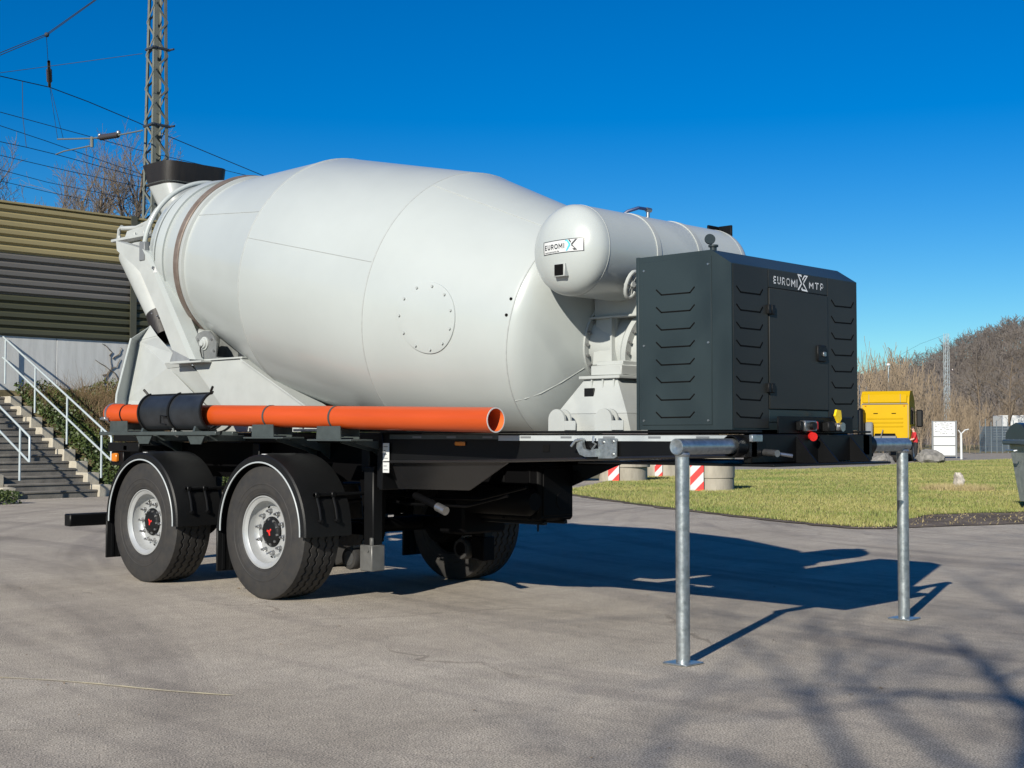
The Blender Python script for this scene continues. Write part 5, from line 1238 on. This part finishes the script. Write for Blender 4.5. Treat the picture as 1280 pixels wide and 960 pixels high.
# ---- parked dark car behind the trailer -------------------------------------------------------------
cp_ = cw((742 - 640) / CAM_F * 38.5, 38.5); Tc = frame(cp_, tuple(cR[:2]))
CAR = thing('parked_car', cp_ - Vector(cR) * 2.2, 'dark grey parked car seen under the trailer beside the concrete rings', 'car')
side = [(-4.35, .30), (-4.4, .62), (-4.3, .86), (-3.75, .93), (-2.95, 1.30), (-1.75, 1.32), (-1.0, .95), (-.25, .84), (.08, .66), (.10, .32), (-.2, .22), (-4.2, .22)]
LM(Tc).prism(side, 'y', .02, 1.72).build('body', 'cargrey', CAR, 50)
LM(Tc).prism([(-3.6, .95), (-2.9, 1.26), (-1.8, 1.28), (-1.15, .96)], 'y', .012, .018).build('side_window', 'glass', CAR)
LM(Tc).box((-3.2, .0, .26), (-1.15, .02, .42), .01).build('sill', 'grey', CAR)
for x in (-.55, -3.45):
    for y in (.09, 1.64):
        w_ = LM(Tc).lathe([(-.10, .20), (-.11, .28), (-.08, .32), (.08, .32), (.11, .28), (.10, .20)], (x, y, .32), (0, 1, 0), 32).build('wheel', 'rubber', CAR)
        LM(Tc).lathe([(-.105 if y < 1 else .105, .0001), (-.108 if y < 1 else .108, .10), (-.09 if y < 1 else .09, .205)], (x, y, .32), (0, 1, 0), 24).build('wheel_disc', 'steel', w_)
LM(Tc).box((.06, .15, .58), (.10, .50, .70), .01).build('headlight', 'label', CAR)

# ---- yellow tractor unit, seen from behind ---------------------------------------------------------------
d_tr = 68.0; u_c = 1106
hd = Vector(ray(u_c, 545)); hd.z = 0; hd.normalize(); hd.rotate(Matrix.Rotation(R_(-9), 3, 'Z'))
Lc = cw((u_c - 640) / CAM_F * d_tr, d_tr); Tt = frame(Lc, hd)
TRK = thing('tractor_unit', Lc, 'bright yellow tractor unit without trailer, parked with its back turned', 'truck')
def L(): return LM(Tt)
# local x forward, y left, origin at back of the cab on the ground
cabsec = [(0, .98), (0, 2.95), (.10, 3.28), (.45, 3.58), (1.2, 3.62), (1.9, 3.15), (2.15, 2.4), (2.25, 1.4), (2.25, .9)]
L().prism(cabsec, 'y', -1.20, 1.20).build('cab', 'yellow', TRK, 25)
L().box((-.05, -1.10, 2.98), (-.002, 1.10, 3.42), .04).build('roof_fairing', 'yellow', TRK)
for y in (-1.0, .55): L().box((-.03, y - .14 - .1, 1.35), (-.002, y + .2, 2.9), .02)
L().box((-.04, -1.14, 2.90), (-.002, 1.14, 2.95), .01).build('roof_seam', 'grey', TRK)
for z_ in (1.75, 1.95, 2.15): L().box((-.03, -.90, z_), (-.002, .90, z_ + .07), .015).build('back_rib', 'yellow', TRK)
for y in (-.55, .35): L().box((-.02, y, 2.42), (-.002, y + .22, 2.46), .005).build('vent', 'slot', TRK)
for y in (-.78, .78): L().box((-.056, y - .012, 2.98), (-.045, y + .012, 3.42), 0).build('fairing_seam', 'grey', TRK)
for y in (-1.16, 1.13): L().box((-.02, y, 1.05), (-.003, y + .03, 2.9), 0).build('corner_seam', 'grey', TRK)
for y in (-1.0, .92): L().box((-.04, y, 2.80), (-.003, y + .08, 2.86), .01).build('marker_lamp', 'amber', TRK)
for s in (-1, 1): L().prism([(s * 1.19, .985), (s * .80, .985), (s * .92, 1.16), (s * 1.19, 1.22)], 'x', -.010, -.003).build('corner_cutout', 'slot', TRK)
L().prism([(-.62, 1.0), (.62, 1.0), (.50, 1.42), (-.50, 1.42)], 'x', -.012, -.003).build('cab_tunnel', 'slot', TRK)
L().box((.55, -1.215, 1.9), (1.5, -1.203, 2.75), .01).build('side_window', 'glass', TRK)
L().box((.30, -1.212, 1.0), (1.6, -1.202, 1.85), .01).build('door', 'yellow', TRK)
for s in (-1, 1):
    L().box((1.75, s * 1.30, 1.75), (1.95, s * 1.62, 2.65), .06).build('mirror', 'plastic', TRK); L().box((1.8, s * 1.2, 2.5), (1.86, s * 1.34, 2.56), .01).build('mirror_arm', 'plastic', TRK)
fr = L(); fr.box((-4.0, -.43, .72), (2.0, -.33, 1.0), .01); fr.box((-4.0, .33, .72), (2.0, .43, 1.0), .01); fr.box((-4.02, -.43, .74), (-3.9, .43, .98), .01); fr.build('chassis_frame', 'grey', TRK)
L().lathe([(.0, .0001), (.0, .46), (.06, .46), (.07, .0001)], (-2.6, 0, 1.08), (0, 0, 1), 24).build('fifth_wheel', 'black', TRK)
for s in (-1, 1):
    for x, w2 in ((-2.7, .56), (1.3, .34)):
        wy = s * (1.22 - w2 / 2)
        w_ = L().lathe([(-w2 / 2, .3), (-w2 / 2, .46), (-w2 / 2 + .04, .51), (w2 / 2 - .04, .51), (w2 / 2, .46), (w2 / 2, .3)], (x, wy, .51), (0, 1, 0), 28).build('wheel', 'rubber', TRK)
        L().lathe([(s * w2 / 2 * .9, .0001), (s * w2 / 2 * .8, .2), (s * w2 / 2, .3)], (x, wy, .51), (0, 1, 0), 20).build('rim', 'rim', w_)
    pts = [(-2.7 + .58 * math.cos(a), .52 + .58 * math.sin(a)) for a in np.linspace(.1, math.pi - .1, 13)]; pi_ = [(-2.7 + .555 * math.cos(a), .52 + .555 * math.sin(a)) for a in np.linspace(math.pi - .1, .1, 13)]
    L().prism(pts + pi_, 'y', s * .62, s * 1.24).build('mudguard', 'plastic', TRK)
    L().box((-4.05, s * .75, .78), (-3.98, s * 1.12, .92), .01).build('tail_lamp', 'red', TRK)
L().box((-.9, .95, .9), (-.1, 1.24, 2.7), .12).build('side_fairing', 'plastic', TRK)
L().box((-.42, .55, .95), (-.1, .92, 2.0), .06).build('exhaust_stack', 'grey', TRK)
L().box((-1.7, -1.18, .42), (-.3, -.55, .95), .06).build('fuel_tank', 'steel', TRK)
cat_ = L(); cat_.box((-1.6, -.34, 1.0), (-.5, .34, 1.03), .01); cat_.path([(-.05, .1, 1.6), (-.5, .15, 1.2), (-.8, .1, 1.05)], .03, 6); cat_.box((-.35, -.6, 1.0), (-.1, .5, 1.3), .03); cat_.build('catwalk', 'grey', TRK)

# ---- person in a red shirt ---------------------------------------------------------------------------------
pf = cw((1144 - 640) / CAM_F * 66.5, 66.5); Tp = frame(pf, -Vector(cR))     # facing the truck
def person():
    J = {'pel': (0, 0, .95), 'sp': (.02, 0, 1.15), 'ch': (.05, 0, 1.34), 'nk': (.09, 0, 1.50), 'hd0': (.11, 0, 1.58), 'hd1': (.13, 0, 1.70),
         'hl': (0, .10, .92), 'kl': (.06, .11, .50), 'al': (-.02, .12, .09), 'tl': (.15, .14, .035), 'hr': (0, -.10, .92), 'kr': (-.02, -.12, .50), 'ar': (-.14, -.13, .09), 'tr': (.03, -.15, .035),
         'sl': (.05, .19, 1.42), 'el': (.14, .25, 1.16), 'wl': (.36, .20, 1.08), 'ml': (.44, .18, 1.08), 'sr': (.05, -.19, 1.42), 'er': (.10, -.26, 1.15), 'wr': (.30, -.22, 1.02), 'mr': (.38, -.20, 1.01)}
    Rr = {'pel': .155, 'sp': .145, 'ch': .165, 'nk': .06, 'hd0': .075, 'hd1': .095, 'hl': .10, 'kl': .068, 'al': .045, 'tl': .04, 'hr': .10, 'kr': .068, 'ar': .045, 'tr': .04, 'sl': .075, 'el': .05, 'wl': .032, 'ml': .036, 'sr': .075, 'er': .05, 'wr': .032, 'mr': .036}
    E_ = [('pel', 'sp'), ('sp', 'ch'), ('ch', 'nk'), ('nk', 'hd0'), ('hd0', 'hd1'), ('pel', 'hl'), ('hl', 'kl'), ('kl', 'al'), ('al', 'tl'), ('pel', 'hr'), ('hr', 'kr'), ('kr', 'ar'), ('ar', 'tr'), ('ch', 'sl'), ('sl', 'el'), ('el', 'wl'), ('wl', 'ml'), ('ch', 'sr'), ('sr', 'er'), ('er', 'wr'), ('wr', 'mr')]
    names = list(J); me = bpy.data.meshes.new('skeleton'); me.from_pydata([J[n] for n in names], [(names.index(a), names.index(b)) for a, b in E_], [])
    o = bpy.data.objects.new('skeleton', me); COL.objects.link(o); o.modifiers.new('skin', 'SKIN'); s2 = o.modifiers.new('sub', 'SUBSURF'); s2.levels = 2; s2.render_levels = 2
    for i, n in enumerate(names):
        sv = me.skin_vertices[0].data[i]; r = Rr[n]; sv.radius = (r, r); sv.use_root = (n == 'pel')
    dg = bpy.context.evaluated_depsgraph_get(); me2 = bpy.data.meshes.new_from_object(o.evaluated_get(dg)); bpy.data.objects.remove(o)
    b = MB(); b.v = [tuple(v.co) for v in me2.vertices]; b.f = [tuple(p.vertices) for p in me2.polygons]
    for s, m_ in ((1, 'ml'), (-1, 'mr')):
        c = Vector(J[m_])
        for k in range(4): y = (-.024 + .016 * k) * s; ln = (.075, .085, .08, .062)[k]; b.path([c + Vector((.0, y, -.005)), c + Vector((ln * .55, y * 1.15, -.01)), c + Vector((ln, y * 1.15, -.045))], [.010, .009, .007], 6)
        b.path([c + Vector((-.03, -.025 * s, 0)), c + Vector((.01, -.05 * s, .0)), c + Vector((.045, -.052 * s, -.02))], [.012, .010, .008], 6)
    b.blob(Vector((.228, 0, 1.655)), (.018, .016, .024), 6, 5); b.blob(Vector((.12, .092, 1.65)), (.02, .012, .032), 6, 5); b.blob(Vector((.12, -.092, 1.65)), (.02, .012, .032), 6, 5)
    return b
b_ = person(); PB = LM(Tp); PB.v, PB.f = b_.v, b_.f; loc_v = list(b_.v)
per = PB.build('person', 'skin', None, 60)
for m_ in ('shirt', 'trouser', 'black'): per.data.materials.append(M[m_])
Ti = Tp.inverted()
for p in per.data.polygons:
    c = Ti @ Vector(p.center); ar = abs(c.y) > .17 or c.x > .22
    if c.z < .10: p.material_index = 3
    elif c.z < .98 and not (ar and c.z > .93 and c.x > .25): p.material_index = 2
    elif c.z < 1.49 and not (ar and (c.x > .17 or c.z < 1.17)): p.material_index = 1
tag(per, 'person in red shirt and dark trousers reaching towards the yellow truck', 'person')
h_ = LM(Tp); h_.blob((.105, 0, 1.70), (.105, .098, .085), 12, 8); h_.build('hair', 'hair', per)

# ---- sign board, white post, boulders, stone, bin ---------------------------------------------------------------
ds = 78.0; sp_ = cw((1180 - 640) / CAM_F * ds, ds); Ts = frame(sp_, tocam(sp_))
SG = thing('sign_board', sp_, 'free-standing grey-framed board with three white panels behind the boulders', 'sign')
fr = LM(Ts)
for y in (-.66, .66): fr.box((-.04, y - .04, 0), (.04, y + .04, 2.18), .006)
fr.box((-.03, -.62, .10), (.0, .62, 2.16), .004); fr.build('frame', 'grey', SG)
for z0, z1 in ((1.28, 2.12), (.76, 1.22), (.16, .70)):
    LM(Ts).box((.002, -.60, z0), (.03, .60, z1), .004).build('panel', 'label', SG)
rd = random.Random(8); inkm = LM(Ts)
for k, z_ in enumerate((2.02, 1.90, 1.78, 1.66, 1.54, 1.40)):
    y = -.52
    while y < .50:
        w_ = rd.uniform(.06, .22); sl = rd.uniform(-.03, .05)
        if rd.random() < .68: inkm.box((.0305, y, z_ + sl), (.033, min(y + w_, .54), z_ + sl + .035), 0)
        y += w_ + rd.uniform(.03, .10)
inkm.build('print', 'grey', SG)
wp = cw((1201 - 640) / CAM_F * 74, 74); WP = thing('white_post', wp, 'slim white post with a forked top beside the sign board', 'post')
MB().tube(wp, wp + Vector((0, 0, 1.45)), .07, .06, n=10).build('shaft', 'label', WP); MB().path([wp + Vector((0, 0, 1.40)), wp + Vector(cR) * .22 + Vector((0, 0, 1.62)), wp + Vector(cR) * .42 + Vector((0, 0, 1.66))], .035, 6).path([wp + Vector((0, 0, 1.42)), wp - Vector(cR) * .16 + Vector((0, 0, 1.62))], .03, 6).build('fork', 'label', WP)
def boulder(p, r, seed, label, m='rock', name='boulder', cat='boulder', group='boulders along the gravel'):
    rd = random.Random(seed); bm = bmesh.new(); bmesh.ops.create_icosphere(bm, subdivisions=4, radius=1)
    ph = [(Vector((rd.uniform(-1, 1), rd.uniform(-1, 1), rd.uniform(-1, 1))).normalized(), rd.uniform(.55, .95)) for _ in range(13)]
    for v in bm.verts:
        d = v.co.copy(); k = 1.0
        for n_, c in ph: k = min(k, c / max(1e-3, d.dot(n_)) if d.dot(n_) > c else k)
        k += .03 * math.sin(9 * d.x + seed) * math.sin(11 * d.y) + .02 * math.sin(23 * d.z + 17 * d.x)
        v.co = Vector((d.x * r[0], d.y * r[1], d.z * r[2])) * k + Vector(p)
    me = bpy.data.meshes.new(name); bm.to_mesh(me); bm.free(); me.materials.append(M[m]); me.shade_smooth(); me.set_sharp_from_angle(angle=R_(28))
    o = bpy.data.objects.new(name, me); COL.objects.link(o); return tag(o, label, cat, group)
boulder(gp(1103, 579) + Vector((0, 0, .14)), (.62, .50, .34), 3, 'flat pale boulder under the arm of the far parking stand')
boulder(gp(1161, 579) + Vector((0, 0, .22)), (.78, .60, .50), 7, 'grey boulder in front of the person in the red shirt')
boulder(gp(1198, 612) + Vector((0, 0, .18)), (.16, .15, .30), 11, 'stubby whitewashed stone marker standing in the grass', 'stump', 'marker_stone', 'stone', None)
q = gp(1196, 614); blades('straw_tuft', [(q.x - .7, q.y - .5), (q.x + .7, q.y - .5), (q.x + .7, q.y + .6), (q.x - .7, q.y + .6)], 2600, .06, .20, .006, 'bladed', label='tuft of straw grass around the whitewashed stone', cat='grass', lean=1.0)

bp0 = gp(1288, 641); BN = None
Tb = frame(bp0 + Vector((0, 0, 0)), Vector(cDh)); # local x away, y left -> bin extends to -y (right)
BIN = thing('waste_container', bp0 + Vector(cR) * .75, 'galvanised wheeled waste container with dark lid on the verge edge', 'waste container')
bd = LM(Tb); W_ = 1.36
def bsec(z, i, d0, d1): return [(d0, -i, z), (d1, -i, z), (d1, -W_ + i, z), (d0, -W_ + i, z)]
secs = [bsec(.16, .16, .12, .88), bsec(.40, .13, .08, .92), bsec(1.17, .03, .0, 1.0)]
for a, b in zip(secs[:-1], secs[1:]): bd.add(a + b, [(0, 1, 5, 4), (1, 2, 6, 5), (2, 3, 7, 6), (3, 0, 4, 7)])
bd.add(secs[0], [(0, 1, 2, 3)]); bd.build('body', 'binz', BIN, 20)
rm = LM(Tb); rm.box((-.06, .08, 1.15), (1.06, -W_ - .08, 1.24), .02); rm.build('rim', 'bluegrey', BIN)
lidp = [(-.04, 1.245), (.10, 1.40), (.30, 1.50), (.55, 1.535), (.80, 1.48), (1.02, 1.36), (1.05, 1.245)]
LM(Tb).prism(lidp, 'y', .02, -W_ - .02).build('lid', 'lid', BIN, 50)
for y in (-.25, -1.1):
    for x in (.2, .8): 
        LM(Tb).lathe([(-.025, .02), (-.025, .09), (.025, .09), (.025, .02)], (x, y, .09), (0, 1, 0), 16).build('castor', 'rubber', BIN)
for k in range(3): LM(Tb).box((-.012 + .02 * k, -.30 - .32 * k, .45), (.09, -.32 - .32 * k, 1.12), .004)
LM(Tb).path([(.3, .10, 1.05), (.3, .14, 1.05), (.7, .14, 1.05), (.7, .10, 1.05)], .018, 8).build('handle', 'galv', BIN)
def bin_txt(s, y0, y1, z0, z1):
    uv, fs = text_mesh(s, 1.0, .03); f0 = lambda z: .08 * (1 - (z - .40) / .77)
    vs = [Tb @ Vector((f0(z0 + b * (z1 - z0)) - .004, y0 + a * (y1 - y0), z0 + b * (z1 - z0))) for a, b in uv]
    me = bpy.data.meshes.new('lettering'); me.from_pydata([tuple(v) for v in vs], [], fs); me.materials.append(M['ink']); o = bpy.data.objects.new('lettering', me); COL.objects.link(o); attach(o, BIN)
bin_txt('U7', -.13, -.30, .99, 1.10); bin_txt('30', -.12, -.29, .84, .95)

# ---- fences, white lorry body, lamp, far mast --------------------------------------------------------------------
FE = thing('steel_fence', cw(36, 100), 'blue-grey slatted steel fence with tall posts beyond the verge', 'fence')
Tf = frame(cw((1224 - 640) / CAM_F * 100, 100), Vector(cR))
for k in range(15):
    x = k * .42
    LM(Tf).box((x, -.03, 0), (x + .045, .03, 2.45 + .12 * math.sin(k * 2.1)), 0).build('post', 'galv', FE)
    for z_ in range(10): LM(Tf).box((x + .05, .0, .12 + z_ * .19), (x + .415, .02, .12 + z_ * .19 + .178), 0).build('slat', 'bluegrey', FE)
wl_ = cw((1253 - 640) / CAM_F * 118, 118); WL = thing('white_lorry', wl_, 'white box body of a lorry standing behind the steel fence', 'lorry'); Tw = frame(wl_, Vector(cR))
LM(Tw).box((0, 0, .95), (6.2, 2.4, 3.1), .05).build('box_body', 'label', WL); LM(Tw).box((0, .1, .6), (6.4, 2.3, .93), .02).build('chassis', 'black', WL)
for x in (1.2, 4.8): LM(Tw).lathe([(-.2, .2), (-.2, .46), (.2, .46), (.2, .2)], (x, .25, .46), (0, 1, 0), 20).build('wheel', 'rubber', WL)
LM(Tw).box((6.3, .1, .6), (8.0, 2.3, 2.6), .12).build('cab', 'label', WL)
TF = thing('wire_fence', cw(24, 86), 'tall dark wire-mesh fence receding beside the yellow truck', 'fence')
f0, f1 = cw((1020 - 640) / CAM_F * 78, 78), cw((1106 - 640) / CAM_F * 108, 108); n = 9
for k in range(n + 1):
    p = f0.lerp(f1, k / n); MB().tube(p, p + Vector((0, 0, 4.9)), .05, n=6).build('post', 'grey', TF)
for j in range(16):
    z_ = .25 + j * .30; MB().path([f0 + Vector((0, 0, z_)), f1 + Vector((0, 0, z_))], .014, 4).build('wire', 'grey', TF)
lp = cw((1111 - 640) / CAM_F * 96, 96); LP = thing('street_lamp', lp, 'slim pale street lamp rising out of the brown brush', 'street lamp')
MB().tube(lp, lp + Vector((0, 0, 6.3)), .06, .045, n=8).build('pole', 'galv', LP); MB().blob(lp + Vector((0, 0, 6.4)), (.16, .16, .12), 10, 6).build('lamp_head', 'label', LP)
FM = thing('lattice_mast', cw((1184 - 640) / CAM_F * 150, 150), 'distant pale lattice mast standing against the wooded hill', 'mast'); fm = cw((1184 - 640) / CAM_F * 150, 150)
for sx in (-.25, .25):
    for sy in (-.25, .25): MB().tube(fm + Vector((sx, sy, 0)), fm + Vector((sx * .8, sy * .8, 12.8)), .035, n=4).build('leg', 'rail', FM, 0)
for k in range(18):
    z_ = k * .7; s = 1 if k % 2 else -1
    for sy in (-.25, .25): MB().tube(fm + Vector((-.24 * s, sy * .95, z_)), fm + Vector((.24 * s, sy * .95, z_ + .7)), .018, n=4).build('brace', 'rail', FM, 0)
    for sx in (-.25, .25): MB().tube(fm + Vector((sx * .95, -.24 * s, z_)), fm + Vector((sx * .95, .24 * s, z_ + .7)), .018, n=4).build('brace', 'rail', FM, 0)
wire([fm + Vector((0, 0, 12.7)), at(1150, 430, 120), at(1110, 452, 100), at(1060, 470, 88)], .009, 'faint wire leading off the distant lattice mast', group=None)

# ---- hill, wood, brush -----------------------------------------------------------------------------------------------
XS = np.array([-400, 20, 60, 95, 110, 123, 133, 141, 151, 161, 190, 240, 320, 600]); HS = np.array([0, 2, 5, 8, 10, 14, 18, 21.5, 24.5, 27.5, 34, 42, 50, 55.])
def hill_h(X, Dp):
    t = np.clip((Dp - 170) / 250, 0, 1); t = t * t * (3 - 2 * t); return np.interp(X * 420 / np.maximum(Dp, 200) if False else X, XS, HS) * t + 1.2 * np.sin(X * .09) * np.sin(Dp * .05) * t
gx = np.linspace(-60, 420, 97); gd_ = np.concatenate([np.linspace(165, 440, 45), [520, 700, 900]]); V = []; F = []
for X in gx:
    for Dp in gd_:
        p = cw(X, Dp); V.append((p.x, p.y, float(hill_h(X, Dp)) - .2))
W = len(gd_)
for i in range(len(gx) - 1):
    for j in range(W - 1): F.append((i * W + j, (i + 1) * W + j, (i + 1) * W + j + 1, i * W + j + 1))
o = raw_mesh('hill', V, F, 'hill', smooth=True); o['kind'] = 'structure'
def template(seed, h, **kw):
    b = MB()
    for lv, pts, rad in grow_tree((0, 0, 0), h, seed, **kw): b.path(pts, rad, 3, caps=False)
    return np.array(b.v, np.float32), np.array(b.f, np.int32)
def scatter(name, temps, P, S, m, label, cat):
    VV = []; FF = []; o_ = 0
    for i, (p, s) in enumerate(zip(P, S)):
        v, f = temps[i % len(temps)]; a = rng.uniform(0, 6.28); ca, sa = math.cos(a), math.sin(a); k = s * np.array([rng.uniform(.85, 1.15), rng.uniform(.85, 1.15), 1])
        q = v * k; VV.append(np.stack([q[:, 0] * ca - q[:, 1] * sa + p[0], q[:, 0] * sa + q[:, 1] * ca + p[1], q[:, 2] + p[2]], 1)); FF.append(f + o_); o_ += len(v)
    return tag(raw_mesh(name, np.concatenate(VV), np.concatenate(FF), m), label, cat, None, 'stuff')
ht = [template(100 + k, 1.0, kids=(9, 5), levels=3, seg=3, spread=.55, r0=.016, thin=1.6, lens=.42) for k in range(4)]
n = 2300; X = rng.uniform(40, 230, n); Dp = 440 - 240 * rng.random(n) ** 1.7; P = [(*cw(x, d)[:2], float(hill_h(x, d)) - .3) for x, d in zip(X, Dp)]
scatter('hill_wood', ht, P, rng.uniform(7.5, 12, n), 'twigh', 'leafless brown wood covering the hillside', 'wood')
bt = [template(200 + k, 1.0, kids=(16, 5), levels=3, seg=4, spread=.46, r0=.0065, first=.04, ups=.75, thin=.75, lens=.55) for k in range(4)]
n = 330; Dp = 92 + 66 * rng.random(n); u = rng.uniform(900, 1420, n); X = (u - 640) / CAM_F * Dp
hh = np.interp(u, [900, 1075, 1130, 1170, 1230, 1290, 1420], [6.4, 6.4, 6.2, 5.0, 4.2, 4.0, 4.6]) * rng.uniform(.62, 1.12, n)
keep = ~((X > 34) & (Dp < 122)); P = [(*cw(x, d)[:2], -.1) for x, d in zip(X[keep], Dp[keep])]
scatter('brush_thicket', bt, P, hh[keep], 'twigr', 'tangle of leafless reddish-brown brush behind the yellow truck', 'brush')
rt = 'leafless tree with arching limbs in front of the hill, right of the distant mast'
for i, (u, d, h, sd_) in enumerate(((1262, 108, 9.0, 41), (1228, 126, 9.5, 43), (1300, 116, 10, 47))):
    put_tree(cw((u - 640) / CAM_F * d, d), h, sd_, ('arching leafless tree behind the steel fence' if i == 0 else 'leafless tree between the distant mast and the steel fence' if i == 1 else 'leafless tree above the white lorry body'), 'bare trees in front of the hill', kids=(13, 7, 5), levels=4 if i < 0 else 4, spread=.66, thin=3.5, lens=.46)
leaves_b = [(cw(30, 95).x, cw(30, 95).y)]
